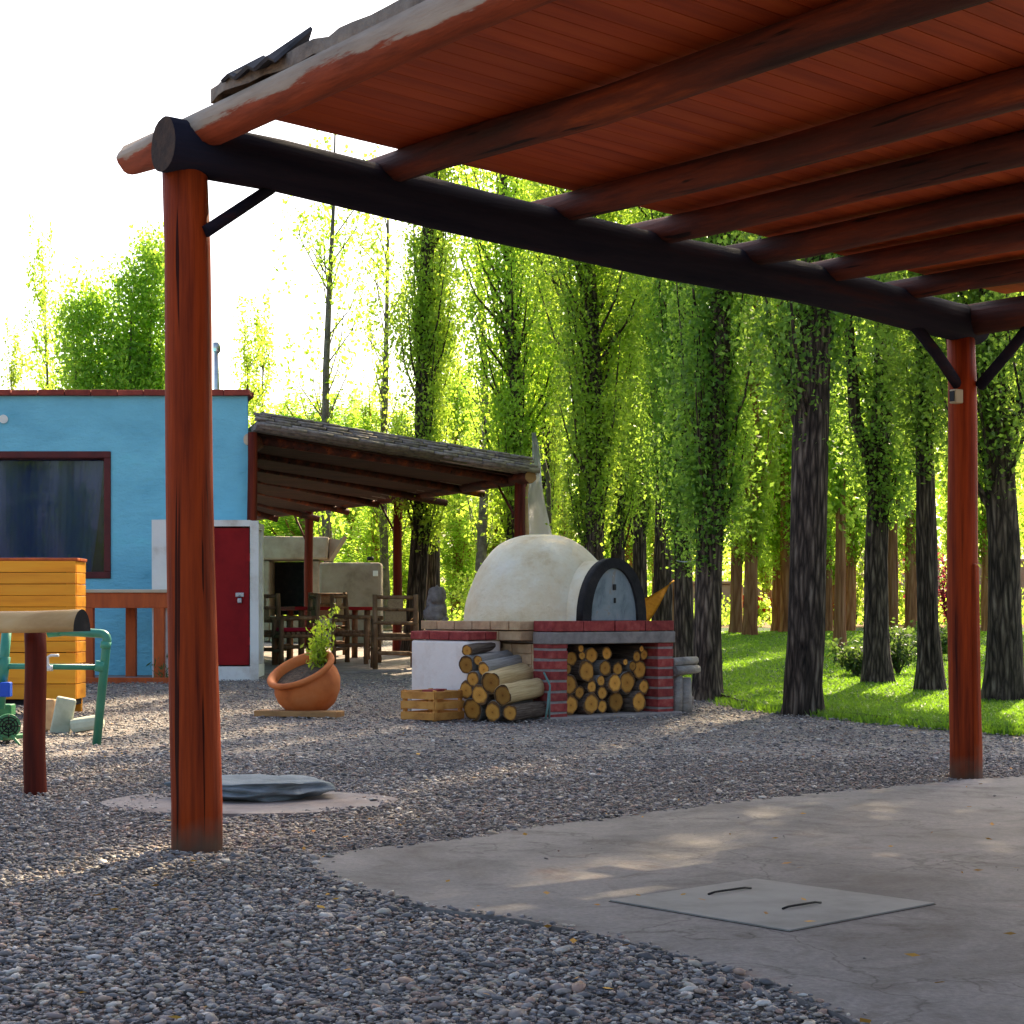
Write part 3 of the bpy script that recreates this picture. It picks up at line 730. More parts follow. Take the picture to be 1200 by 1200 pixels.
def poplar(name, label, cat, height, tr, crown0, rmax, plumes, per, leaf, lmat, bmat, seed, sparse=0.0, flare=1.35, group=None, wide=1.0, trunk_seg=18, fork=False):
    rg = np.random.default_rng(seed); rd = random.Random(seed)
    root = thing(name, label, cat, (0, 0, 0), group)
    m = MB()
    zs = [-0.15, 0.0, 0.12, 0.3, 0.7, 1.4, 2.4, 3.6, 5.2, 7.2, height * .6, height * .8, height * .97]
    zs = sorted({z for z in zs if z < height})
    pts, rad = [], []
    for z in zs:
        k = max(0.06, 1 - z / height)
        fl = 1 + (flare - 1) * math.exp(-max(0, z) / .28)
        pts.append((0.09 * math.sin(z * .55 + seed) * min(1, z / 3) if z > 0 else 0, 0.09 * math.cos(z * .47 + seed * 2) * min(1, z / 3) - .0 if z > 0 else 0, z))
        rad.append(tr * fl * (k ** .75))
    def axis(z):
        return np.array([0.09 * math.sin(z * .55 + seed) * min(1, max(z, 0) / 3), 0.09 * math.cos(z * .47 + seed * 2) * min(1, max(z, 0) / 3)])
    m.tube(pts, rad, trunk_seg, wob=.3, seed=seed)
    C0 = []
    for i in range(plumes):
        u = rg.random()
        hs = crown0 + (height - crown0) * (u ** 1.3) * .97 - rg.random() * .4
        f = (hs - crown0) / (height - crown0)
        a = rg.random() * 2 * math.pi
        lobe = noise.noise(Vector((math.cos(a) * 1.2 + seed * 3, math.sin(a) * 1.2, hs * .55)))
        if lobe < -.22: continue                       # a gap in the crown
        rr = rmax * (0.55 + 0.9 * math.sin(math.pi * min(1, max(0.02, .12 + f * .85)))) * .75 * rg.uniform(.35, 1.2) * (1 + 1.1 * lobe)
        L = rg.uniform(.6, 2.3) * wide
        out = np.array([math.cos(a), math.sin(a)])
        n = int(per * rg.uniform(.6, 1.4) * (1 - sparse * rg.random()))
        t = rg.random(n)
        bend = np.clip(t * 2.2, 0, 1) ** .7
        base = axis(hs)
        px = base[0] + out[0] * rr * bend; py = base[1] + out[1] * rr * bend; pz = hs + L * t * 1.0
        sp = .04 + .085 * wide * np.sin(np.pi * np.clip(t, .05, 1) ** .8)
        d = rg.normal(size=(n, 3)) * sp[:, None]
        c = np.stack([px, py, pz], 1) + d
        C0.append(c)
        if i % 2 == 0 and plumes < 400:
            q = [Vector((base[0], base[1], hs - .3)), Vector((base[0] + out[0] * rr * .7, base[1] + out[1] * rr * .7, hs + L * .3)), Vector((base[0] + out[0] * rr, base[1] + out[1] * rr, hs + L * .9))]
            m.tube(q, [tr * .16, tr * .1, .006], 5, caps=False)
    if fork:
        m.tube([(.02, 0, 2.2), (-.28, .05, 3.0), (-.4, .05, 4.4), (-.38, 0, 7)], [tr * .6, tr * .5, tr * .42, tr * .2], 12, wob=.3, seed=seed)
    m.build("trunk", bmat, root)
    V, F = leaves(np.concatenate(C0), leaf, rg)
    np_obj("crown", np_mesh("crown", V, F, lmat), root)
    return root

def place(root, px, d, rz=0.0, lean=(0, 0), sc=1.0, label=None, first=[None], zadd=0.0, group=None, szx=None, crown=1.0):
    o = root
    if root.get('used'):
        o = dup(root, (0, 0, 0), label=label, group=group)
    elif label: root['label'] = label
    if group: o['group'] = group
    root['used'] = 1
    o.location = (X(px, d), d, gz(d) + zadd)
    o.rotation_euler = (lean[1], lean[0], rz)
    s = szx or sc
    o.scale = (s, s, sc)
    for c in o.children:
        if c.name.startswith('crown'): c.scale = (crown, crown, 1)
    return o

PROT = {}
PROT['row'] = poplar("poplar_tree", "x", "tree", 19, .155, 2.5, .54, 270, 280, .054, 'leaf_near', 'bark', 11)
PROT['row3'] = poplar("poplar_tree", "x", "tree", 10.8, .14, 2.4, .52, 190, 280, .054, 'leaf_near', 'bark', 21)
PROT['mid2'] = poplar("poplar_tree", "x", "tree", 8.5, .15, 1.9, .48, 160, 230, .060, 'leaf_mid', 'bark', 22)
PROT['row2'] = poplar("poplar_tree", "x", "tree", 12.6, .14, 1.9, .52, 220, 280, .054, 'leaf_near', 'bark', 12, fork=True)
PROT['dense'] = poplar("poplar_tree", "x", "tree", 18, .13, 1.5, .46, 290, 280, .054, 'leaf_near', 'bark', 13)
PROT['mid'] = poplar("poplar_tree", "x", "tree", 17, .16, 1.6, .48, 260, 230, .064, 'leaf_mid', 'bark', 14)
PROT['thin'] = poplar("thin_poplar_tree", "x", "tree", 10.5, .11, 1.5, .7, 60, 75, .10, 'leaf_mid', 'limb', 15, sparse=.6)
PROT['far'] = poplar("poplar_tree", "x", "tree", 14, .16, 1.7, .55, 180, 190, .09, 'leaf_far', 'bark_sunlit', 16, trunk_seg=12)
PROT['far2'] = poplar("poplar_tree", "x", "tree", 12, .14, 1.1, .6, 180, 190, .09, 'leaf_far', 'bark_sunlit', 17, trunk_seg=12)
PROT['feather'] = poplar("feathery_poplar_tree", "x", "tree", 8.6, .10, 1.0, .6, 80, 90, .11, 'leaf_mid', 'limb', 18, trunk_seg=8)

ROWG = "dark poplars along the near edge of the lawn"
place(PROT['row'], 942, 14.9, .4, (R(1.6), 0), label="thick dark poplar rooted in gravel at the lawn edge, ridged bark", group=ROWG, zadd=-.02, crown=1.05)
place(PROT['row2'], 1027, 19.0, .2, (R(.6), 0), .98, label="forked dark poplar on the lawn beside a low dark shrub", group=ROWG, zadd=.06, szx=.95, crown=1.2)
place(PROT['row3'], 1090, 17.7, 2.4, (R(1.3), R(-.4)), 1.05, label="slim dark poplar on the lawn just beside the pergola post", group=ROWG, zadd=.06, szx=.8, crown=1.45)
place(PROT['row2'], 1178, 16.3, 3.2, (R(1.2), 0), 1.05, label="thick dark poplar on the lawn, first past the pergola post", group=ROWG, zadd=.06, szx=1.1, crown=1.0)
place(PROT['dense'], 829, 17.2, 1.0, (R(1.0), 0), 1.0, label="dark leafy poplar right behind the oven's stacked stubs", group=ROWG, szx=1.05)
place(PROT['dense'], 803, 20.6, 2.2, (R(.5), 0), .98, label="greyish poplar trunk with a wire ring beside the oven", group=ROWG, szx=.9)
place(PROT['mid2'], 690, 21.5, 3.5, (R(-.3), 0), .95, label="dense dark green poplar column rising behind the oven dome", group=ROWG, szx=1.0)
place(PROT['mid2'], 722, 25, 4.1, (R(.4), 0), 1.0, label="dark poplar second behind the oven dome, slimmer column", group=ROWG, szx=.8)
place(PROT['mid2'], 752, 27, 1.1, (0, 0), 1.12, label="poplar behind the oven door with sunlit upper leaves", group=ROWG, szx=.85)
place(PROT['row3'], 775, 22.5, 5.0, (R(1.5), 0), 1.0, label="leaning poplar holding the orange hammock's end", group=ROWG, szx=.95)
place(PROT['row2'], 1262, 14.2, .8, (R(1), 0), 1.0, label="added dark poplar on the lawn past the right frame edge", group=ROWG, zadd=.05)  # trunk out of view; put here to help shade the yard
place(PROT['mid2'], 604, 24.5, 2.9, (R(1.2), 0), 1.03, label="tall poplar with bare grey trunk behind the pergola's right post", group="poplars behind the cane pergola", szx=1.0)
place(PROT['mid'], 482, 26.5, .3, (R(3.2), 0), 1.05, label="leaning dark-trunked poplar behind the middle cane pergola post", group="poplars behind the cane pergola", szx=.95)
place(PROT['mid'], 510, 28, 4.4, (R(.4), 0), 1.05, label="straight poplar just beside the leaning one behind cane pergola", group="poplars behind the cane pergola", szx=.75)
place(PROT['mid'], 636, 30, 1.9, (0, 0), 1.0, label="yellow-green poplar behind the pale canvas sheet", group="poplars behind the cane pergola", szx=.8)
place(PROT['far'], 985, 27, 1.3, (R(.5), 0), 1.42, label="tall bright poplar between two dark trunks, added to shade the gravel", group="bright poplars added on the lawn to cast shade", szx=.55, crown=2.1)  # stands at a seen trunk, added tall and wide to shade the gravel
place(PROT['far'], 1046, 29, 2.9, (R(.3), 0), 1.5, label="tall bright poplar added behind the forked one to shade the gravel", group="bright poplars added on the lawn to cast shade", szx=.55, crown=2.1)  # second extra poplar, set here to block sun from the same gravel
place(PROT['thin'], 384, 34, 0, (R(.4), 0), 1.02, label="tall nearly bare poplar standing alone against white sky", group="sparse poplars against the sky")
place(PROT['thin'], 452, 40, 2, (0, 0), 1.06, label="wispy poplar between the bare one and the leaning one", group="sparse poplars against the sky")
place(PROT['thin'], 562, 38, 4, (0, 0), 1.15, label="wispy bright poplar between two dark poplar columns", group="sparse poplars against the sky")
place(PROT['feather'], 283, 40, 1, (R(2), 0), .8, label="feathery little poplar top above the house corner", group="feathery poplars behind the house")
place(PROT['feather'], 322, 42, 3, (R(3), 0), .82, label="feathery poplar top beside the house corner, over cane roof", group="feathery poplars behind the house")
place(PROT['feather'], 54, 41, 5, (R(2), 0), .98, label="narrow feathery poplar standing over the blue house roof", group="feathery poplars behind the house", szx=.75)
place(PROT['feather'], 12, 43, 2, (0, 0), .78, label="small feathery tree top at the far end of house roof", group="feathery poplars behind the house")

def bushy_tree():
    rg = np.random.default_rng(31)
    root = thing("leafy_tree", "broad bright leafy tree of several stems behind the blue house", "tree")
    m = MB(); C0 = []
    for k, (dx, top, w) in enumerate(((-1.0, 7.5, .5), (-.45, 7.2, .55), (.30, 8.2, .55), (.75, 8.6, .45), (1.15, 7.4, .5), (.0, 6.6, .8))):
        q = [Vector((0, 0, -.1)), Vector((dx * .35, .1 * k - .2, 2.5)), Vector((dx * .8, .15 * k - .4, 5)), Vector((dx, .1 * k - .3, top - .3))]
        m.tube(q, [.13, .09, .04, .008], 8)
        for j in range(88):
            t = rg.uniform(.3, 1.0); z = t * top
            c = np.array([dx * min(1, t * 1.05), .12 * k - .3, z])
            r = w * (1.15 - .75 * max(0, t - .5) * 2 * .8)
            c2 = c + rg.normal(size=3) * np.array([r * .55, r * .6, .25])
            C0.append(c2 + rg.normal(size=(105, 3)) * np.array([.16, .16, .26]))
    m.build("trunk", 'limb', root)
    V, F = leaves(np.concatenate(C0), .10, rg)
    np_obj("crown", np_mesh("crown", V, F, 'leaf_pale'), root)
    return root
bt = bushy_tree(); bt.location = (X(140, 37), 37, gz(37)); bt.scale = (.98, .98, .98)

# distant poplars beyond the lawn and behind the cane pergola
rd = random.Random(3)
far_spots = [(340, 44, 'far2', .46, .95), (366, 38, 'far', .36, 1.7), (408, 47, 'far2', .50, 1), (436, 42, 'far', .40, 1), (468, 50, 'far2', .52, 1), (533, 43, 'far2', .52, 1), (548, 52, 'far', .56, 1), (578, 46, 'far2', .52, 1.2),
             (622, 49, 'far', .5, 1), (655, 40, 'far', .62, 1), (705, 37, 'far', .66, 1), (738, 44, 'far', .8, 1), (770, 50, 'far', .9, 1), (792, 36, 'far', .8, .9),
             (862, 35.5, 'far', .95, .9), (879, 34.3, 'far', 1.0, 1.0), (899, 48, 'far2', 1.0, 1), (911, 36.5, 'far', .95, .85), (922, 36, 'far', 1.0, 1.05), (968, 36.5, 'far', .95, .9),
             (981, 41, 'far2', 1.0, .8), (995, 37, 'far', .95, .85), (1045, 43, 'far', 1.0, 1.0), (1067, 36, 'far', .95, .9), (1119, 38, 'far', .95, .9), (1158, 36.5, 'far', .95, .9),
             (1178, 47, 'far2', 1.1, 1), (1225, 36, 'far', 1.0, 1)]
ORD = "first second third fourth fifth sixth seventh eighth ninth tenth eleventh twelfth thirteenth fourteenth fifteenth sixteenth seventeenth eighteenth nineteenth twentieth twenty-first twenty-second twenty-third twenty-fourth twenty-fifth twenty-sixth twenty-seventh twenty-eighth twenty-ninth thirtieth".split()
ci = li = 0
for px, d, kd, sc, wx in far_spots:
    if px < 640:
        lab = f"bright distant poplar behind the cane pergola, {ORD[ci]} counting from the house"; ci += 1; grp = "distant poplars behind the cane pergola"
    else:
        lab = f"distant sunlit poplar beyond the lawn, {ORD[li]} counting from the oven side"; li += 1; grp = "distant poplars beyond the lawn"
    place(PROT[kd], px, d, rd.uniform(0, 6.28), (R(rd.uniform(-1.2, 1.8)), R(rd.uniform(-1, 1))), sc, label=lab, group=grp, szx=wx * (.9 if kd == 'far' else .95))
for k, (x, y, sc) in enumerate(((-12.2, -17, .8), (-14.1, -18.5, .95), (-15.6, -17.5, .75), (-17.6, -19, 1.0), (-19.6, -18, .85), (-21.5, -19.5, .95))):
    o = place(PROT['mid2'], 600, 10, k * 1.7, (0, 0), sc, label=f"poplar mirrored in the house window, {ORD[k]} of that row across the yard", group="poplars mirrored in the house window", crown=1.25)
    o.location = (x, y, 0)
# far wood: one uncountable mass of leaves
def treeline():
    rg = np.random.default_rng(8)
    C0 = []
    for k in range(760):
        x = rg.uniform(-30, 34); y = rg.uniform(56, 72)
        px = 600 + x / y * 2000
        top = (4.2 if px < 240 else 5.2 if px < 640 else 10 if px < 760 else 11.5) * rg.uniform(.7, 1.05)
        z = .6 + rg.random() * top
        n = 70
        C0.append(np.array([x, y, z]) + rg.normal(size=(n, 3)) * np.array([.5, .5, .8]))
    V, F = leaves(np.concatenate(C0), .33, rg)
    return np_mesh("treeline", V, F, 'leaf_far')
o = kind(np_obj("treeline", treeline()), 'stuff'); tag(o, "far bright green wood closing the view behind the poplars", "wood")
def undergrowth():
    rg = np.random.default_rng(9)
    C0 = []
    for k in range(900):
        x = rg.uniform(-13, 20); y = rg.uniform(40.2, 53)
        h = rg.uniform(.15, .75) * (1.5 if rg.random() < .2 else 1)
        n = 26
        C0.append(np.array([x, y, gz(y) + h * .5]) + rg.normal(size=(n, 3)) * np.array([.3, .3, h * .35]))
    c = np.concatenate(C0); c[:, 2] = np.maximum(c[:, 2], .66)
    V, F = leaves(c, .12, rg)
    return np_mesh("undergrowth", V, F, 'leaf_far')
o = kind(np_obj("undergrowth", undergrowth()), 'stuff'); tag(o, "low bright green undergrowth in the bed beyond the lawn", "undergrowth")

def shrub(name, label, loc, r, h, n, size, lm, seed, stems=6, flowers=None, group=None):
    rg = np.random.default_rng(seed)
    root = thing(name, label, "shrub", loc, group)
    m = MB(); C0 = []; FC = []
    for k in range(stems):
        a = k * 2 * math.pi / stems + rg.random(); rr = r * rg.uniform(.3, .85); hh = h * rg.uniform(.65, 1)
        e = Vector((math.cos(a) * rr, math.sin(a) * rr, hh))
        m.tube([(0, 0, -.03), e * .5 + Vector((0, 0, hh * .1)), e], [.014, .01, .004], 5)
        for j in range(n):
            t = rg.uniform(.25, 1.05)
            C0.append(np.array(e * t) + rg.normal(size=3) * np.array([r * .22, r * .22, h * .12]))
        if flowers:
            for j in range(flowers[1] if flowers[1] > 1 else int(k == 0)):
                FC.append(np.array(e) * rg.uniform(.8, 1.05) + rg.normal(size=3) * np.array([r * .25, r * .25, h * .1]))
    root_l = Vector(loc)
    for v in m.bm.verts: v.co += root_l
    m.build("stem", 'limb', root)
    V, F = leaves(np.array(C0), size, rg, .0)
    np_obj("foliage", np_mesh("foliage", V, F, lm), root)
    if flowers:
        V, F = leaves(np.repeat(np.array(FC), 4, 0) + rg.normal(size=(len(FC) * 4, 3)) * .012, flowers[2], rg, 0, .9)
        np_obj("blossom", np_mesh("blossom", V, F, flowers[0]), root)
    return root
def sz(px, d, add=.07): return (X(px, d), d, gz(d) + (add if d < 39 else 0))
shrub("shrub", "low dark shrub on the lawn in front of the forked poplar", sz(1003, 20.2), .38, .42, 120, .06, 'leaf_shrub', 41, 8)
shrub("rose_bush", "dark rose bush with one orange red bloom on the lawn", sz(1052, 20.6), .4, .5, 120, .06, 'leaf_shrub', 42, 8, ('flower_red', 1, .09))
shrub("shrub", "low shrub on the lawn behind the slim dark poplar", sz(1098, 24), .4, .5, 110, .07, 'leaf_shrub', 43, 8)
FB = "flowering bushes in the bed beyond the lawn"
shrub("flower_bush", "tall pale pink flowering bush in the bed beside forked poplar", sz(1002, 42), .9, 2.2, 150, .11, 'leaf_far', 44, 9, ('flower_white', 16, .13), FB)
shrub("flower_bush", "smaller pale flowering bush in the bed past the forked poplar", sz(1052, 43), .8, 1.6, 140, .11, 'leaf_far', 45, 9, ('flower_white', 12, .13), FB)
shrub("flower_bush", "low red flowering bush in the bed behind the thick poplar", sz(950, 41), .5, .8, 90, .1, 'leaf_far', 46, 7, ('flower_red', 6, .11), FB)
shrub("wine_bush", "dark wine-leaved bush in the bed behind the slim poplar", sz(1078, 41), .5, 2.3, 150, .11, 'leaf_wine', 47, 8, None, FB)
shrub("wine_bush", "small wine-leaved bush in the bed against the pergola post", sz(1112, 40.5), .35, 1.6, 90, .1, 'leaf_wine', 48, 7, None, FB)
shrub("flower_bush", "low red flowering bush in the bed near the hammock", sz(885, 41), .45, .8, 90, .1, 'leaf_far', 49, 7, ('flower_red', 4, .11), FB)
shrub("shrub", "rounded yellow-green shrub beyond the pergola past stone figure", sz(560, 36, 0), .6, 1.3, 160, .09, 'leaf_far', 50, 9)
shrub("shrub", "bushy green shrub in the bed at the right post's side", sz(1160, 38.6), .6, 1.0, 130, .1, 'leaf_far', 51, 8)

# far adobe garden wall pieces
def far_wall(label, px0, px1, py, d, mt):
    x0, x1 = X(px0, d), X(px1, d); z1 = H_EYE + (720 - py) / 2000 * d
    m = MB(); m.box(((x0 + x1) / 2, d, (z1 + .5) / 2), (x1 - x0, .35, z1 - .5 + .3), bev=.05)
    m.box(((x0 + x1) / 2, d, z1 + .2), (x1 - x0 + .12, .5, .09), bev=.02, mi=1)
    o = m.build("adobe_wall", [mt, 'tan_brick'], origin=((x0 + x1) / 2, d, .65)); tag(o, label, "wall", "low adobe walls beyond the garden")
far_wall("distant low brown adobe wall seen left of the thick poplar", 925, 990, 680, 55, 'adobe_pink')
far_wall("distant low greyish adobe wall between the two lawn poplars", 1044, 1100, 664, 54, 'adobe')
far_wall("distant adobe wall seen past the right pergola post", 1122, 1215, 664, 55.4, 'adobe_pink')
far_wall("distant pink adobe wall beyond the cane pergola", 536, 584, 666, 55.2, 'adobe_pink')
far_wall("distant low adobe wall seen beside the hammock", 790, 905, 690, 55.6, 'adobe_pink')

# ------------------------------------------------------------------ near pergola
A = Vector((-1.16, 6.29)); B = Vector((2.44, 9.17))
DIR = (B - A).normalized(); NRM = Vector((DIR.y, -DIR.x))        # NRM points towards the viewer's right
LEN = (B - A).length
def bz(s): return 2.585 + (2.452 - 2.585) * s                      # beam centre height
def pp(s, t, z): 
    q = A + (B - A) * s + NRM * t
    return Vector((q.x, q.y, z))
def rz_(s, t): return 2.668 - .118 * s - .022 * t                   # rafter centre height
perg = thing("pergola", "large dark red timber pergola with boarded roof over the patio", "pergola", (A.x, A.y, 0))
def post(base, top, r0, r1, seed, parent, mats=('post', 'beam_end'), squash=1):
    m = MB(); n = 9
    base, top = Vector(base), Vector(top)
    pts = [base.lerp(top, i / n) + Vector((.005 * math.sin(i * .8 + seed), .004 * math.cos(i * .9 + seed), 0)) * (1 if 0 < i < n else 0) for i in range(n + 1)]
    m.tube(pts, [r0 + (r1 - r0) * i / n for i in range(n + 1)], 20, cap=1, wob=.035, seed=seed)
    return m.build("post", mats, parent)
post((A.x, A.y, -.1), (A.x - .045, A.y, 2.515), .094, .083, 1, perg)
post((B.x + .0, B.y, -.1), (B.x - .03, B.y, 2.375), .088, .074, 2, perg)
m = MB()                                                            # split timber scabbed to the right post
m.bar((B.x + .035, B.y - .066, -.05), (B.x + .02, B.y - .05, 1.15), .05, .06, bev=.012)
m.build("splint", 'post', perg)
for t, s, sd_ in ((4.6, 0, 3), (4.6, 1, 4)):
    q = pp(s, t, 0); post((q.x, q.y, -.1), (q.x, q.y, rz_(s, t) - .18), .09, .08, sd_, perg)
m = MB()
pts = [pp(-.03 + 1.05 * i / 10, .012 * math.sin(i * 1.9), bz(-.03 + 1.05 * i / 10) + .012 * math.sin(i * 1.1)) for i in range(11)]
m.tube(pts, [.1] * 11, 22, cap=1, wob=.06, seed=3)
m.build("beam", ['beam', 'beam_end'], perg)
m = MB()
pts = [pp(-.01 + 1.04 * i / 6, 4.6, rz_(i / 6, 4.6) - .15) for i in range(7)]
m.tube(pts, .09, 16, cap=1, wob=.12, seed=9); m.build("beam", ['beam', 'beam_end'], perg)
m = MB(); m.tube([pp(1.0, -.12, 2.455), pp(1.0, 2, 2.45), pp(1, 5.2, 2.44)], .085, 16, cap=1, wob=.1, seed=5)
m.build("beam", ['rafter', 'beam_end'], perg)
m = MB(); m.tube([pp(.0, -.55, 2.648 + .02), pp(0, -.2, 2.655), pp(0, .6, rz_(0, .6) + .0), pp(0.0, 1.6, rz_(0, 1.6) + .02), pp(0, 3, rz_(0, 3) + .03), pp(0, 5.4, rz_(0, 5.4) + .05)],
                 [.054, .064, .068, .072, .076, .08], 18, cap=1, wob=.22, seed=21); m.build("rafter", ['edge_rafter', 'beam_end'], perg)
for i, s in enumerate((.18, .373, .50, .632, .752, .887)):
    r = (.064, .062, .06, .062, .06, .058)[i]
    pts = [pp(s + .004 * math.sin(k * 1.3 + i), t, rz_(s, t) + .010 * math.sin(k * 2.1 + i)) for k, t in enumerate((-.32, .4, 1.3, 2.3, 3.4, 4.5, 5.5))]
    m = MB(); m.tube(pts, [r * .92, r, r, r * 1.05, r * 1.08, r * 1.1, r * 1.1], 14, cap=1, wob=.16, seed=30 + i)
    m.build("rafter", ['rafter', 'beam_end'], perg)
m = MB()
t = .10; k = 0
while t < 5.55:
    w = .098 + .008 * math.sin(k * 2.7)
    a = pp(.012, t + w / 2, 0); b = pp(1.045, t + w / 2, 0)
    a.z = rz_(.012, t) + .078; b.z = rz_(1.045, t) + .078
    m.bar(a, b, w - .008, .02)
    t += w; k += 1
m.build("roof_boards", 'board', perg)
m = MB()                                                            # mud and cane crust on top of the boards, ragged at the edge
nu, nv = 60, 66
grid = []
for i in range(nu + 1):
    row = []
    for j in range(nv + 1):
        s = -.010 + 1.068 * i / nu; t = .14 + 5.4 * j / nv
        if i == 0: s += .010 * noise.noise(Vector((t * 4, 1, 0)))
        if j == 0: t += .03 * noise.noise(Vector((s * 18, 2, 0)))
        z = rz_(s, t) + .098 + .012 + .016 * noise.noise(Vector((s * 14, t * 4, 5))) + .015 * noise.noise(Vector((s * 40, t * 11, 8)))
        row.append(m.bm.verts.new(pp(s, t, z)))
    grid.append(row)
for i in range(nu):
    for j in range(nv):
        m.bm.faces.new((grid[i][j], grid[i + 1][j], grid[i + 1][j + 1], grid[i][j + 1])).smooth = True
bd = [e for e in m.bm.edges if e.is_boundary]
r = bmesh.ops.extrude_edge_only(m.bm, edges=bd)
lowv = [v for v in r['geom'] if isinstance(v, bmesh.types.BMVert)]
for v in lowv: v.co.z -= (.05 + .022 * noise.noise(v.co * 7)) if (v.co.xy - pp(-.010, 0, 0).xy).dot(DIR) < .03 else .035
m.build("roof_crust", 'mud', perg)
m = MB()                                                            # loose flap of roofing felt on the outer edge
fl = []
for i in range(9):
    t = .32 + i * .045; l = .03 + .025 * math.sin(i * 1.7)
    fl.append((pp(-.016, t, rz_(0, t) + .085 + .012 * math.sin(i * 2.1)), pp(.012, t + .03, rz_(0, t) + .125 + l + (.03 if i == 8 else 0))))
for (a, b), (c, d) in zip(fl, fl[1:]):
    va = [m.bm.verts.new(q) for q in (a, b, d, c)]; m.bm.faces.new(va)
bmesh.ops.remove_doubles(m.bm, verts=m.bm.verts, dist=.001)
bmesh.ops.solidify(m.bm, geom=m.bm.faces[:], thickness=.012)
m.build("felt_flap", 'felt', perg)
def brace(a, b, r): 
    m = MB(); m.tube([a, (Vector(a) + Vector(b)) / 2 + Vector((.006, 0, .004)), b], r, 10, wob=.1); m.build("brace", 'beam', perg)
brace((A.x + .04, A.y - .05, 2.28), pp(.068, -.0, 2.50), .022)
brace((B.x - .05, B.y - .04, 2.10), pp(.90, .0, 2.40), .03)
brace((B.x + .06, B.y - .04, 2.10), pp(1.0, .42, 2.40), .03)
m = MB(); m.box((B.x - .075, B.y - .085, 2.04), (.055, .05, .075), rz=.5, bev=.006, mi=0)
d3 = Matrix.Rotation(.5, 4, 'Z')
m.box(Vector((B.x - .075, B.y - .085, 2.04)) + (d3 @ Vector((-.029, 0, 0))), (.006, .034, .055), rz=.5, mi=1)
sb = m.build("socket_box", ['beige_plastic', 'iron'], origin=(B.x - .075, B.y - .085, 2.0))
tag(sb, "small beige electrical box fixed to the right pergola post", "socket box")

# ------------------------------------------------------------------ bread oven on its brick counter
OK_ = Vector((.317, 14.1)); OU = Vector((.772, .636)); OW = Vector((-.636, .772)); OTH = math.atan2(.636, .772)
def O(u, w, z): 
    q = OK_ + OU * u + OW * w
    return Vector((q.x, q.y, z))
OL, OD, OH = 1.43, 1.62, .84
oven = thing("bread_oven", "whitewashed clay dome bread oven on a red brick counter", "oven", (OK_.x, OK_.y, 0))
m = MB()
def course(m, u0, w0, u1, w1, z, h, bl, wd, mi, proud=.004, off=0.0):      # a row of bricks between two plan points
    a = Vector((u0, w0)); b = Vector((u1, w1)); L = (b - a).length; d = (b - a) / L
    x = -off
    th = math.atan2(d.y, d.x) + OTH
    while x < L - .01:
        x0 = max(0, x) + .006; x1 = min(L, x + bl) - .006
        if x1 - x0 > .02:
            c = a + d * ((x0 + x1) / 2)
            q = O(c.x, c.y, z + h / 2)
            m.box(q, (x1 - x0, wd + 2 * proud, h - .004), rz=th, bev=.004, mi=mi, jit=.002)
        x += bl
pw = .19                                                     # brick piers at the two front corners
for (u0, u1) in ((0, pw), (OL - pw, OL)):
    m = MB()
    m.box(O((u0 + u1) / 2, .11, .31), (u1 - u0 - .012, .208, .72), rz=OTH, mi=1)
    z = -.02; k = 0
    while z < .63:
        q = O((u0 + u1) / 2, .11, z + .0375)
        m.box(q, (u1 - u0, .22, .068), rz=OTH, bev=.004, mi=0, jit=.003)
        z += .088; k += 1
    m.build("brick_pier", ['brick', 'mortar'], oven)
m = MB()                                                     # side and back walls, tan brick above
m.box(O(.06, .22 + (OD - .22) / 2, .30), (.10, OD - .22 - .01, .66), rz=OTH, mi=0)
m.box(O(OL - .06, .22 + (OD - .22) / 2, .30), (.10, OD - .22 - .01, .66), rz=OTH, mi=0)
m.box(O(OL / 2, OD - .06, .30), (OL - .24, .1, .66), rz=OTH, mi=0)
z = .0
for k in range(7):
    course(m, .05, .24, .05, OD - .01, .01 + k * .09, .082, .26, .10, 0, off=.13 * (k % 2))
m.build("side_wall", ['tan_brick'], oven)
m = MB()
m.box(O(OL / 2, .10, .682), (OL + .02, .23, .10), rz=OTH, bev=.008, mi=0)
m.box(O(OL / 2, .22 + .7, .685), (OL - .05, OD - .26, .09), rz=OTH, mi=0)
m.build("lintel_slab", 'mortar', oven)
m = MB()
course(m, 0.0, .105, OL, .105, .737, .09, .36, .225, 0)
m.build("counter_edge", 'brick', oven)
m = MB()
course(m, -.03, .23, -.03, OD, .747, .078, .25, .20, 0, off=.1)
course(m, -.02, .24, -.02, OD, .660, .082, .5, .18, 0, off=.2)
m.box(O(OL / 2 + .03, .22 + (OD - .22) / 2, .780), (OL - .13, OD - .23, .085), rz=OTH, bev=.006, mi=0)
m.build("counter_top", 'tan_brick', oven)
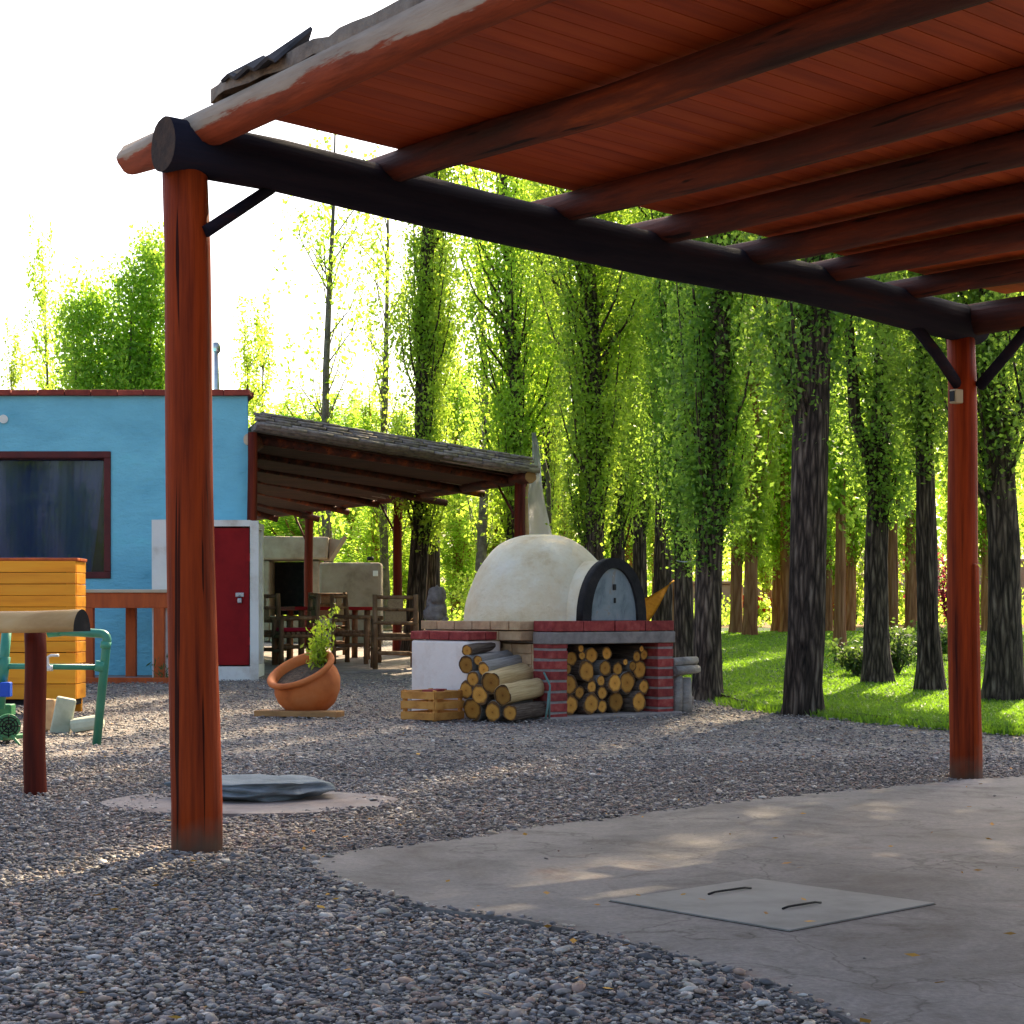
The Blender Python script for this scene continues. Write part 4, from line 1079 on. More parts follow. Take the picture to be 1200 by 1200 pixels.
# dome
DC = O(.68, .92, .815)
m = MB()
rings = []
for i in range(25):
    ph = (i / 24) * math.pi / 2
    r = .69 * math.cos(ph) ** .80 * (1 - .03 * math.sin(ph * 2)); z = .775 * math.sin(ph)
    ring = []
    for k in range(72):
        a = 2 * math.pi * k / 72
        p = Vector((math.cos(a) * max(r, .002), math.sin(a) * max(r, .002), z))
        p *= 1 + .018 * noise.noise(p * 2.3 + Vector((4, 0, 0))) + .009 * noise.noise(p * 6)
        ring.append(m.bm.verts.new(DC + p))
    rings.append(ring)
for a, b in zip(rings, rings[1:]):
    for k in range(72): m.bm.faces.new((a[k], a[(k + 1) % 72], b[(k + 1) % 72], b[k])).smooth = True
m.bm.faces.new(rings[-1])
UM = .80                                                     # mouth centre along the front
def arch(u0, hw, h, n=22, z0=.83):
    out = []
    for k in range(n + 1):
        a = math.pi * k / n
        out.append((u0 - hw * math.cos(a) * (1 - .06 * math.sin(a)), z0 + h * math.sin(a) ** .85))
    return out
secs = []
for w, hw, h in ((.95, .40, .52), (.55, .385, .535), (.3, .37, .53), (.13, .365, .53)):
    secs.append([m.bm.verts.new(O(u, w, z) + Vector((0, 0, .006 * noise.noise(Vector((u * 6, w * 6, z * 6)))))) for u, z in arch(UM, hw, h, z0=.815)])
for a, b in zip(secs, secs[1:]):
    for k in range(len(a) - 1): m.bm.faces.new((a[k], a[k + 1], b[k + 1], b[k])).smooth = True
m.build("dome", 'cream', oven)
m = MB()                                                     # sooty rim round the mouth
o1, i1 = arch(UM, .375, .54, z0=.826), arch(UM, .275, .455, z0=.826)
def ringface(w): return [m.bm.verts.new(O(u, w, z)) for u, z in o1], [m.bm.verts.new(O(u, w, z)) for u, z in i1]
fo, fi = ringface(.075); bo, bi = ringface(.16)
for k in range(len(fo) - 1):
    m.bm.faces.new((fo[k], fo[k + 1], fi[k + 1], fi[k])); m.bm.faces.new((bo[k], bi[k], bi[k + 1], bo[k + 1]))
    m.bm.faces.new((fo[k], bo[k], bo[k + 1], fo[k + 1])).smooth = True; m.bm.faces.new((fi[k], fi[k + 1], bi[k + 1], bi[k])).smooth = True
for k in (0, len(fo) - 1): m.bm.faces.new((fo[k], fi[k], bi[k], bo[k]))
m.build("mouth_rim", 'soot', oven)
m = MB()
dd = arch(UM, .272, .45, z0=.828)
m.hull([O(u, .115, z) for u, z in dd], [O(u, .10, z) for u, z in dd])
dr = m.build("oven_door", 'steel', oven)
m = MB()
m.box(O(UM + .01, .094, 1.115), (.035, .012, .05), rz=OTH, bev=.004); m.build("latch", 'iron', dr); m = MB()
m.box(O(UM + .015, .095, 1.00), (.022, .01, .045), rz=OTH, bev=.004)
m.build("handle", 'iron', dr)
m = MB()
m.box(O(OL / 2, OD / 2, .004), (OL + .12, OD + .1, .05), rz=OTH, bev=.01)
m.build("plinth", 'mortar', oven)

# low white block beside the oven
WK = Vector((-.372, 14.28)); 
def Wp(u, w, z): 
    q = WK + OU * u + OW * w
    return Vector((q.x, q.y, z))
wb = thing("white_block", "low white plastered block with red brick cap beside the oven", "block wall", (WK.x, WK.y, 0))
m = MB(); m.box(Wp(.18, .40, .31), (.36, .80, .70), rz=OTH, bev=.02, jit=.004); m.build("body", 'warm_white', wb)
m = MB()
for k in range(3):
    for j in range(2):
        m.box(Wp(.09 + j * .19, .12 + k * .277, .7005), (.182, .268, .07), rz=OTH, bev=.006, jit=.003)
m.build("brick_cap", 'brick', wb)

# ------------------------------------------------------------------ firewood
def log_mesh(seed, side):
    m = MB()
    pts = [(-.5, 0, 0), (-.49, 0, 0), (-.25, .04 * math.sin(seed), .04 * math.cos(seed)), (0, .06 * math.cos(seed * 2), 0.03), (.25, .03, -.03 * math.sin(seed)), (.49, 0, 0), (.5, 0, 0)]
    pts = [Vector(p) for p in pts]
    seg = 20; rings = []
    for i, p in enumerate(pts):
        k = .95 if i in (0, 6) else 1
        ring = []
        for j in range(seg):
            a = 2 * math.pi * j / seg
            r = k * (1 + .26 * noise.noise(Vector((math.cos(a) * 1.1 + seed * 5, math.sin(a) * 1.1, p.x * .8))) + .07 * noise.noise(Vector((math.cos(a) * 3, math.sin(a) * 3 + seed, p.x * 3))))
            ring.append(m.bm.verts.new((p.x, p.y + math.cos(a) * r, p.z + math.sin(a) * r)))
        rings.append(ring)
    for a, b in zip(rings, rings[1:]):
        for j in range(seg):
            f = m.bm.faces.new((a[j], a[(j + 1) % seg], b[(j + 1) % seg], b[j])); f.smooth = True
    for ring in (rings[0], rings[-1]):
        f = m.bm.faces.new(ring); f.material_index = 1
    bmesh.ops.recalc_face_normals(m.bm, faces=m.bm.faces[:])
    me = bpy.data.meshes.new("log"); m.bm.to_mesh(me); m.bm.free()
    me.materials.append(M[side]); me.materials.append(M['rings'])
    return me
LOGS = {s: [log_mesh(i + j * 10, s) for i in range(4)] for j, s in enumerate(('bark_log', 'grey_log', 'bare_log'))}
def pack(width, hmax, rs, rd, x0=0.0):
    cs = []
    for r in rs:
        best = None
        for k in range(70):
            x = x0 + r + (width - 2 * r) * k / 69
            z = r
            for cx, cz, cr in cs:
                dx = abs(x - cx)
                if dx < r + cr: z = max(z, cz + math.sqrt((r + cr) ** 2 - dx * dx))
            if z + r < hmax(x):
                sc = z + rd.random() * .03
                if best is None or sc < best[0]: best = (sc, x, z)
        if best: cs.append((best[1], best[2], r))
    return cs
def add_log(c, axis_angle, L, r, side, rd, tilt=0.0):
    o = bpy.data.objects.new("firewood_log", rd.choice(LOGS[side])); COL.objects.link(o)
    o.location = c; o.scale = (L, r * .97, r * .97)
    o.rotation_euler = Matrix.Rotation(axis_angle, 3, 'Z').to_4x4().to_euler()
    q = Quaternion((0, 0, 1), axis_angle) @ Quaternion((0, 1, 0), tilt) @ Quaternion((1, 0, 0), rd.uniform(0, 6.28))
    o.rotation_mode = 'QUATERNION'; o.rotation_quaternion = q
    return o
rd = random.Random(12)
rs = [.085, .09, .095, .09, .06, .06, .055, .10, .09, .085, .065, .055, .05, .095, .085, .07, .06, .05, .07, .075, .045, .05, .06, .035, .05, .03, .04, .055, .04, .03, .035]
W_ = OL - 2 * pw - .01
def hm(x): return .60 if x < .55 else (.585 if x > .85 else .48)
cs = pack(W_, hm, rs, rd)
rows = {}
ORDN = "first second third fourth fifth sixth seventh eighth ninth tenth eleventh twelfth thirteenth".split()
lst = []
for (x, z, r) in cs:
    back = rd.uniform(0, .07)
    L = .52
    o = add_log(O(pw + .005 + x, .07 + back + L / 2, .03 + z), math.atan2(OW.y, OW.x) + rd.uniform(-.03, .03), L, r, 'bark_log' if rd.random() < .75 else 'grey_log', rd)
    lst.append((o, x, z, r))
for i, rname in enumerate(("bottom", "second", "third", "fourth", "topmost")):
    z0, z1 = i * .125, (i + 1) * .125 if i < 4 else 9
    row = sorted([q for q in lst if z0 <= q[2] < z1], key=lambda q: q[1])
    for k, (o, x, z, r) in enumerate(row):
        sizew = "thick" if r > .078 else ("slim" if r < .05 else "medium")
        tag(o, f"{sizew} log under the oven, {ORDN[k]} from left in the {rname} layer", "firewood log", "firewood logs in the brick opening under the oven")
# pile outside, against the oven's left side
rs2 = [.095, .085, .07, .09, .085, .075, .09, .065, .08, .09, .06, .075, .08, .05, .07, .06, .045, .06]
cs = pack(.66, lambda w: .33 + .50 * max(0, w) if w < .55 else .64, rs2, rd)
lst = []
for i, (w, z, r) in enumerate(cs):
    L = rd.uniform(.44, .54)
    side = rd.choice(('grey_log', 'grey_log', 'grey_log', 'bark_log', 'bark_log', 'bark_log', 'bare_log'))
    lst.append([w, z, r, L, side])
# the one peeled yellow log lies on top at the front
top_front = max((q for q in lst if q[0] < .3), key=lambda q: q[1])
top_front[4] = 'bare_log'; top_front[2] *= 1.1
objs = []
for w, z, r, L, side in lst:
    c = O(-.0 - L / 2 * .955 - rd.uniform(0, .03), -.02 + w, .02 + z)
    o = add_log(c, OTH + .30 + rd.uniform(-.05, .05), L, r, side, rd, tilt=rd.uniform(-.10, -.03))
    objs.append((o, w, z, r, side))
for i, rname in enumerate(("ground", "second", "third", "fourth", "top")):
    z0, z1 = i * .12, (i + 1) * .12 if i < 4 else 9
    row = sorted([q for q in objs if z0 <= q[2] < z1], key=lambda q: q[1])
    for k, (o, w, z, r, side) in enumerate(row):
        look = {"bare_log": "peeled yellow", "grey_log": "grey barked", "bark_log": "brown barked"}[side]
        tag(o, f"{look} log in the side pile, {ORDN[k]} from the front in the {rname} layer", "firewood log", "firewood logs piled against the oven's side")
m = MB(); m.tube([O(-.14, -.15, .03), O(-.13, -.14, .15), O(-.09, -.10, .3), O(-.07, .0, .40)], .008, 6, wob=.4)
m.tube([O(-.19, -.16, .03), O(-.16, -.15, .12), O(-.11, -.11, .25)], .009, 6, wob=.4)
tag(m.build("cord", 'rope', origin=O(-.22, -.11, 0)), "faded green cord hanging down over the side log pile", "cord")
# stubs to the right of the oven
for k, (du, h, r, lab) in enumerate(((.09, .36, .05, "short split upright stub beside the oven's right pier"), (.19, .34, .06, "thicker split upright stub next to the first one"))):
    m = MB(); q = O(OL + du, .05, -.02); m.tube([q, q + Vector((.005, 0, h))], [r, r * .95], 9, wob=.4, seed=k, cap=1)
    tag(m.build("wood_stub", ['grey_log', 'grey_log'], origin=q), lab, "wood stub", "stubs beside the oven")
for k, (z, lab) in enumerate(((.38, "grey pole lying on the upright stubs beside the oven"), (.455, "topmost grey pole lying on the stubs beside the oven"))):
    m = MB(); m.tube([O(OL + .01, .0 + k * .03, z), O(OL + .16, -.01 + k * .04, z + .01), O(OL + .33, .03 + k * .02, z + .015)], [.045, .04, .036], 10, wob=.3, seed=k + 5)
    tag(m.build("grey_pole", 'grey_log', origin=O(OL + .1, 0, z)), lab, "pole", "poles beside the oven")
m = MB(); q = O(OL + .30, .22, 0); m.blob(q + Vector((0, 0, .1)), (.12, .1, .12), 3, .3, 2, 3)
tag(m.build("stone", 'stone', origin=q), "dark rounded stone behind the upright stubs", "stone")

# wooden fruit crate
def crate():
    c0 = P(507, 0, 14.15); c0.z = 0
    th = math.atan2(-.772, .636) + .25
    root = thing("fruit_crate", "slatted orange wooden fruit crate on gravel by white block", "crate", c0)
    rot = Matrix.Rotation(th, 4, 'Z')
    lx, ly, h = .36, .38, .25
    def q(x, y, z): return c0 + rot @ Vector((x, y, z))
    for name, pieces in (("side_slats", [(sx * lx / 2, 0, z, .012, ly, .062) for sx in (-1, 1) for z in (.045, .132, .219)]),
                         ("end_slats", [(0, sy * ly / 2, z, lx - .014, .012, .062) for sy in (-1, 1) for z in (.048, .135, .216)]),
                         ("corner_post", [(sx * (lx / 2 - .022), sy * (ly / 2 - .022), h / 2 + .008, .03, .03, h) for sx in (-1, 1) for sy in (-1, 1)]),
                         ("bottom", [(x, 0, .03, .07, ly - .03, .01) for x in (-.12, -.04, .04, .12)])):
        m = MB()
        for (x, y, z, a, b, c) in pieces:
            m.box(q(x, y, z), (a, b, c), rz=th, bev=.003, jit=.003)
            if name == "corner_post": m.build(name, 'crate', root); m = MB()
        if name != "corner_post": m.build(name, 'crate', root)
    m = MB(); m.box(q(-.06, .1, .24), (.10, .26, .03), rz=th + .2, bev=.003); o = m.build("timber_offcut", 'brick', origin=q(-.06, .1, .22))
    tag(o, "dark red timber offcut lying inside the fruit crate", "offcut")
crate()

# ------------------------------------------------------------------ terracotta pot on its plank
pc = P(369, 0, 14.9); pc.z = .03
tilt = Matrix.Rotation(R(-20), 3, 'Y') @ Matrix.Rotation(R(22), 3, 'X')
pot = thing("terracotta_pot", "round terracotta pot tilted over, planted with a small shrub", "plant pot", pc)
m = MB()
prof = [(.02, 0), (.14, 0), (.185, .03), (.25, .12), (.285, .22), (.285, .30), (.262, .365), (.252, .385), (.285, .40), (.302, .42), (.302, .445), (.28, .458), (.258, .45), (.24, .42), (.235, .37), (.23, .30), (.02, .30)]
m.lathe(pc + Vector((.02, 0, .03)), [(r_ * 1.02, z_ * .91) for r_, z_ in prof], 48, rot=tilt)
m.build("bowl", 'terracotta', pot)
m = MB(); m.lathe(pc + Vector((.02, 0, .03)), [(.25, .335), (.12, .355), (.01, .36)], 28, rot=tilt)
m.build("potting_soil", 'soil', pot)
def pot_plant():
    rg = np.random.default_rng(77)
    base = pc + Vector((.02, 0, .03)) + tilt @ Vector((.13, .06, .33))
    root = thing("potted_shrub", "small yellow-green shrub growing out of the terracotta pot", "plant", base)
    m = MB(); C0 = []
    for k in range(9):
        e = Vector((.05 + rg.normal() * .055, rg.normal() * .055, rg.uniform(.2, .48)))
        if k == 0: e = Vector((.15, 0, .53))
        m.tube([base, base + e * .5 + Vector((.01, 0, .02)), base + e], [.007, .005, .002], 5)
        for j in range(80):
            t = rg.uniform(.12, 1)
            C0.append(np.array(e * t) + rg.normal(size=3) * .036)
    m.build("stem", 'limb', root)
    V, F = leaves(np.array(C0), .05, rg, -.4, .42)
    np_obj("foliage", np_mesh("foliage", V, F, 'leaf_pot'), root)
pot_plant()
m = MB(); a, b = P(303, 0, 14.75), P(399, 0, 14.55); a.z = b.z = .03
m.bar(a, b, .2, .05, bev=.006); tag(m.build("plank", 'plank', origin=a), "thick timber plank lying on gravel under the terracotta pot", "plank")

# stone lid on a mortar ring
m = MB(); lc = Vector((-1.22, 7.92, 0))
prof = []
vs = []
for k in range(40):
    a = 2 * math.pi * k / 40; r = 1 + .08 * noise.noise(Vector((math.cos(a) * 2, math.sin(a) * 2, 3)))
    vs.append((lc.x + math.cos(a) * .68 * r, lc.y + math.sin(a) * .50 * r))
m.prism(vs, -.03, .014); 
tag(m.build("mortar_ring", 'pinkstone', origin=lc), "thin pinkish mortar ring set flush in the gravel", "mortar ring")
m = MB(); m.blob((-1.24, 8.1, .06), (.36, .28, .062), 5, .28, 2.6, 6)
for v in m.bm.verts:
    v.co += Vector((noise.noise(v.co * 9) * .018, noise.noise(v.co * 9 + Vector((5, 0, 0))) * .018, noise.noise(Vector((v.co.x * 4, v.co.y * 12, v.co.z * 30))) * .014))
    if v.co.z > .10: v.co.z = .10 + (v.co.z - .10) * .35
    if v.co.z < .02: v.co.z = .016
tag(m.build("slate_slab", 'slate', origin=(-1.26, 8.1, 0)), "flat dark bluish slate boulder lying on the mortar ring", "stone slab")

# ------------------------------------------------------------------ sawhorse rail and yard clutter at the house side
sh = thing("log_rail", "half-round pale log rail resting on a short red post", "rail", (X(40, 8.38), 8.38, 0))
post((X(41, 8.38), 8.38, -.08), (X(41, 8.38), 8.38, .80), .056, .052, 8, sh, ('dark_post', 'beam_end'))
q2 = Vector((X(41, 8.38) - 1.5, 8.38 + .55, 0)); post((q2.x, q2.y, -.08), (q2.x, q2.y, .80), .056, .052, 9, sh, ('dark_post', 'beam_end'))
m = MB()
ra, rb = Vector((X(96, 8.12), 8.12, .805)), Vector((X(96, 8.12) - 2.0, 8.12 + .8, .81))
ax = (rb - ra).normalized(); sidev = ax.cross(Vector((0, 0, 1))).normalized()
secs = []
for i in range(9):
    c = ra.lerp(rb, i / 8) + Vector((0, 0, -.012 * math.sin(i * .9)))
    ring = []
    for k in range(13):
        a = math.pi * k / 12
        ring.append(m.bm.verts.new(c + sidev * (.068 * math.cos(a)) + Vector((0, 0, .105 * math.sin(a) - .005))))
    secs.append(ring)
for a, b in zip(secs, secs[1:]):
    for k in range(13):
        f = m.bm.faces.new((a[k], a[(k + 1) % 13], b[(k + 1) % 13], b[k])); f.smooth = k < 12
f = m.bm.faces.new(secs[0]); f.material_index = 1
f = m.bm.faces.new(secs[-1]); f.material_index = 1
m.build("half_log", ['pole_wood', 'soot'], sh)

yd = 15.0
def yellow_bin():
    x1 = X(89, yd); x0 = x1 - 1.25
    root = thing("slatted_bin", "tall yellow varnished bin of horizontal pine boards on gravel", "wooden bin", ((x0 + x1) / 2, yd, 0))
    m = MB(); z = 1.36; k = 0
    zs = [(1.30, .104), (1.198, .103), (1.095, .103), (.995, .101), (.895, .102), (.795, .102), (.695, .102), (.595, .101), (.495, .10), (.335, .135), (.20, .137)]
    for z, h in zs:
        m.box(((x0 + x1) / 2, yd, z), (x1 - x0, .025, h - .006), bev=.004, jit=.002)
        m.box((x1 - .013, yd + .19, z), (.025, .32, h - .006), bev=.004, jit=.002)
        m.box((x0 + .013, yd + .19, z), (.025, .32, h - .006), bev=.004, jit=.002)
    m.build("board_panel", 'yellow', root)
    m = MB()
    for sx in (x0 + .06, x1 - .06):
        for sy in (yd + .04, yd + .32): m = MB(); m.box((sx, sy, .66), (.06, .05, 1.30)); m.build("corner_post", 'yellow', root)
    m = MB(); m.box(((x0 + x1) / 2, yd + .18, .70), (x1 - x0 - .06, .26, 1.24)); m.build("inner_shade", 'dark', root)  # near-black box put in for the shade seen through the board gaps
    m = MB()
    for k in range(3): m.box(((x0 + x1) / 2, yd + .045 + k * .12, 1.364), (x1 - x0 + .03, .11, .025), bev=.004)
    m.build("lid", 'orange', root)
yellow_bin()

PD = 11.6
def pp3(px, py, dd=PD): return P(px, py, dd)
pipes = thing("pipe_stand", "bent green plumbing pipe stand with a tap by yellow bin", "pipe stand", (X(112, PD), PD, 0))
m = MB()
def bend(p0, p1, p2, r=.05, n=5):
    p0, p1, p2 = Vector(p0), Vector(p1), Vector(p2)
    a = p1 + (p0 - p1).normalized() * r; b = p1 + (p2 - p1).normalized() * r
    return [a.lerp(p1, t).lerp(p1.lerp(b, t), t) for t in [i / n for i in range(n + 1)]]
top = [pp3(58, 739, PD + .05)] + bend(pp3(58, 739, PD + .05), pp3(126, 743), pp3(113, 874)) + [pp3(113, 874)]
m.tube(top, .030, 12); m.build("riser_pipe", 'green_pipe', pipes)
m = MB(); m.tube([pp3(56, 740, PD + .05), pp3(76, 738, PD + .05)], .042, 12); m.tube([pp3(119, 775), pp3(117, 787)], .040, 12); m.tube([pp3(124.5, 752), pp3(123.3, 760)], .036, 12)
m.build("pipe_fitting", 'green_pipe', pipes)
m = MB(); m.tube([pp3(-60, 780), pp3(118, 782)], .020, 10); m.build("cross_pipe", 'green_pipe', pipes)
m = MB(); m.tube([pp3(8, 737, PD + .02), pp3(5, 770), pp3(0, 830)], .034, 12); m.tube([pp3(3, 772), pp3(5, 770), pp3(1, 800)], .044, 12); m.build("riser_pipe", 'green_pipe', pipes)
m = MB(); m.tube([pp3(59, 783, PD - .02), pp3(56, 778, PD - .03), pp3(56, 770, PD - .03), pp3(60, 768, PD - .03), pp3(69, 768, PD - .03)], .010, 8); m.tube([pp3(55, 783, PD - .02), pp3(62, 783, PD - .02)], .02, 8)
m.build("tap", 'white_plastic', pipes)
m = MB(); m.box(pp3(7, 808, PD - .05), (.07, .07, .10), bev=.008); m.build("valve_box", 'blue_plastic', pipes)
pump = thing("water_pump", "small green electric water pump with finned fan cover", "pump", (X(6, 11.9), 11.9, 0))
m = MB(); pcn = P(10, 851, 11.6); axis = Vector((.35, -1, 0)).normalized()
m.tube([pcn, pcn - axis * .06], .082, 24); m.tube([pcn - axis * .06, pcn - axis * .36], .07, 24)
m.box(pcn - axis * .2 + Vector((0, 0, .1)), (.09, .12, .08), bev=.01)
m.build("motor", 'pump_green', pump)
m = MB()
for r in (.022, .042, .062): 
    ring = [pcn + axis * .008 + Vector((axis.y, -axis.x, 0)) * (r * math.cos(a)) + Vector((0, 0, r * math.sin(a))) for a in [i * math.pi / 8 for i in range(17)]]
    m.tube(ring, .004, 5)
for k in range(8):
    a = k * math.pi / 4; e = Vector((axis.y, -axis.x, 0)) * math.cos(a) + Vector((0, 0, math.sin(a)))
    m.tube([pcn + axis * .008 + e * .01, pcn + axis * .008 + e * .075], .004, 5)
m.build("fan_grille", 'iron', pump)
m = MB(); m.box(pcn - axis * .2 + Vector((-.03, 0, -.085)), (.22, .3, .03), rz=-.34, bev=.005); m.bar(pcn + axis * .01 + Vector((.02, 0, -.06)), pcn + Vector((.12, -.02, -.17)), .015, .015)
m.build("mount", 'pump_green', pump)
m = MB(); c = P(74, 0, 12.6); c.z = .13
m.box(c, (.14, .12, .28), rot=Matrix.Rotation(.3, 4, 'Z') @ Matrix.Rotation(R(12), 4, 'Y'), bev=.015, jit=.006)
tag(m.build("concrete_block", 'block', origin=c), "pale greenish concrete block leaning upright beside the pump", "block")
m = MB(); c = P(58, 0, 12.9); c.z = .12
m.box(c, (.12, .12, .24), rot=Matrix.Rotation(-.2, 4, 'Z'), bev=.015, jit=.008)
tag(m.build("concrete_block", 'tan_brick', origin=c), "tan upright block half behind the red rail post", "block")
m = MB(); c = P(102, 0, 12.55); c.z = .075
m.box(c, (.24, .14, .11), rot=Matrix.Rotation(.15, 4, 'Z') @ Matrix.Rotation(R(-8), 4, 'Y'), bev=.035, jit=.008)
tag(m.build("flat_stone", 'block', origin=c), "rounded pale stone lying beside the green pipe's foot", "stone")

# orange trestle table
def trestle():
    d = 20.2; x0, x1 = X(99, d), X(200, d); zb = .10
    root = thing("work_table", "tall orange stained timber table with a pale top, by house", "table", ((x0 + x1) / 2, d, zb))
    m = MB(); m.box(((x0 + x1) / 2, d + .3, 1.155), (x1 - x0 + .04, .7, .04), bev=.008); m.build("table_top", 'pale_wood', root)
    m = MB()
    m.box(((x0 + x1) / 2, d - .0, 1.045), (x1 - x0, .05, .18), bev=.006); m.box(((x0 + x1) / 2, d + .6, 1.06), (x1 - x0, .05, .145), bev=.006)
    m.box((x1 - .03, d + .3, 1.06), (.05, .55, .145), bev=.006); m.build("apron", 'orange', root)
    for (px, dy) in ((101, 0.03), (184, .03), (151, .6), (196, .6)):
        m = MB(); m.box((X(px + 3, d + dy) if px < 190 else x1 - .04, d + dy, (1.0 + zb) / 2), (.125, .10, 1.0 - zb + .1), bev=.01); m.build("leg", 'orange', root)
    m = MB(); m.box(((x0 + x1) / 2 - .1, d + .25, zb - .02), (x1 - x0 + .9, 1.15, .09), bev=.012)
    tag(m.build("paving_slab", 'pinkstone', origin=((x0 + x1) / 2, d, 0)), "low concrete slab under the tall orange table", "slab")
    m = MB(); m.bar(Vector((x0 - .5, d - .36, zb - .0)), Vector((x1 + .35, d - .36, zb - .0)), .05, .09, bev=.006)
    tag(m.build("edging_board", 'orange', origin=(x0, d - .36, 0)), "orange timber edging along the slab under the table", "edging")
trestle()

# ------------------------------------------------------------------ blue house
HD = 21.5
hx1 = X(291, HD); hx0 = -13.0; ztop = H_EYE + (720 - 464) / 2000 * HD
house = thing("blue_house", "flat-roofed blue plastered house with one big dark window", "house", (hx1, HD, gz(HD)))
wx1, wz0, wz1 = X(130, HD), H_EYE + (720 - 678) / 2000 * HD, H_EYE + (720 - 529) / 2000 * HD
wx0 = X(-95, HD)
bk0, bk1 = Vector((hx0, HD + 6.5)), Vector((hx1 - .30 * 6.5, HD + 6.5))
m = MB()
zb = -.1
def quad(*ps): 
    return m.bm.faces.new([m.bm.verts.new(p) for p in ps])
quad((hx0, HD, zb), (hx1, HD, zb), (hx1, HD, wz0), (hx0, HD, wz0))
quad((hx0, HD, wz1), (hx1, HD, wz1), (hx1 - .01, HD, ztop), (hx0, HD, ztop))
quad((hx0, HD, wz0), (wx0, HD, wz0), (wx0, HD, wz1), (hx0, HD, wz1))
quad((wx1, HD, wz0), (hx1, HD, wz0), (hx1, HD, wz1), (wx1, HD, wz1))
dpt = .28                                                    # reveal of the opening
quad((wx0, HD, wz0), (wx1, HD, wz0), (wx1, HD + dpt, wz0), (wx0, HD + dpt, wz0))
quad((wx0, HD, wz1), (wx0, HD + dpt, wz1), (wx1, HD + dpt, wz1), (wx1, HD, wz1))
quad((wx1, HD, wz0), (wx1, HD, wz1), (wx1, HD + dpt, wz1), (wx1, HD + dpt, wz0))
quad((wx0, HD, wz0), (wx0, HD + dpt, wz0), (wx0, HD + dpt, wz1), (wx0, HD, wz1))
quad((hx1, HD, zb), (bk1.x, bk1.y, zb), (bk1.x, bk1.y, ztop), (hx1, HD, ztop))
quad((hx0, HD, zb), (hx0, HD, ztop), (bk0.x, bk0.y, ztop), (bk0.x, bk0.y, zb))
quad((bk0.x, bk0.y, zb), (bk0.x, bk0.y, ztop), (bk1.x, bk1.y, ztop), (bk1.x, bk1.y, zb))
quad((hx0, HD, ztop - .02), (hx1, HD, ztop - .02), (bk1.x, bk1.y, ztop - .02), (bk0.x, bk0.y, ztop - .02))
bmesh.ops.remove_doubles(m.bm, verts=m.bm.verts, dist=.002)
m.build("wall", 'blue', house)
m = MB(); x = hx1 + .03
while x > hx0:
    m.box((x - .165, HD + .07, ztop + .035), (.325, .30, .068), bev=.006, jit=.005); x -= .333
for i in range(18):
    q = Vector((hx1, HD)).lerp(bk1, (i + .8) / 18); m.box((q.x - .06, q.y, ztop + .035), (.30, .34, .068), rz=.29, bev=.006)
m.build("coping", 'coping', house)
win = MB()
fw = .085
win.box(((wx0 + wx1) / 2, HD + .10, wz1 - fw / 2), (wx1 - wx0, .26, fw), bev=.01)
win.box(((wx0 + wx1) / 2, HD + .10, wz0 + fw / 2), (wx1 - wx0, .26, fw), bev=.01)
win.box((wx1 - fw / 2, HD + .10, (wz0 + wz1) / 2), (fw, .25, wz1 - wz0 - 2 * fw), bev=.01)
win.box((wx0 + fw / 2, HD + .10, (wz0 + wz1) / 2), (fw, .25, wz1 - wz0 - 2 * fw), bev=.01)
wo = win.build("window", 'frame', house)
m = MB(); m.box(((wx0 + wx1) / 2, HD + .20, (wz0 + wz1) / 2), (wx1 - wx0 - 2 * fw - .004, .008, wz1 - wz0 - 2 * fw - .004)); m.build("pane", 'glass', wo)
m = MB()                                                     # curtain hung inside, drawn aside at its right edge
n = 70; V = []
cx1 = wx1 - .20
for i in range(n + 1):
    x = wx0 + .02 + (cx1 - wx0) * i / n; y = HD + .34 + .025 * math.sin(i * 1.9) + .01 * math.sin(i * .7)
    for j in range(7):
        k = j / 6; xx = x - (.16 * (1 - k) ** 1.5 * (i / n) ** 6)
        V.append((xx, y, wz0 + .03 + (wz1 - wz0 - .06) * k))
vv = [m.bm.verts.new(v) for v in V]
for i in range(n):
    for j in range(6): m.bm.faces.new((vv[i * 7 + j], vv[(i + 1) * 7 + j], vv[(i + 1) * 7 + j + 1], vv[i * 7 + j + 1])).smooth = True
m.build("curtain", 'curtain', wo)
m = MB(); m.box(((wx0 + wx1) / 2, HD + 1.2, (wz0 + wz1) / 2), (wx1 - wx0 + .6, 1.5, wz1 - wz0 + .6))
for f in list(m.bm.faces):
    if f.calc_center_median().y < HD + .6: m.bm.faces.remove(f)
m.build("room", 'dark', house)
m = MB(); m.tube([P(4, 491, HD - .03), P(4, 491, HD + .02)], .055, 20)
tag(m.build("wall_lamp", 'white_plastic', origin=P(4, 491, HD)), "small round white lamp on the blue house wall", "wall lamp")
m = MB(); q = P(254, 0, 24.5); m.tube([(q.x, q.y, ztop - .1), (q.x, q.y, 4.65)], .04, 12); m.tube([(q.x, q.y, 4.65), (q.x, q.y, 4.78)], .055, 12)
tag(m.build("flue_pipe", 'metal', origin=(q.x, q.y, ztop)), "thin grey metal flue pipe rising from the house roof", "flue")

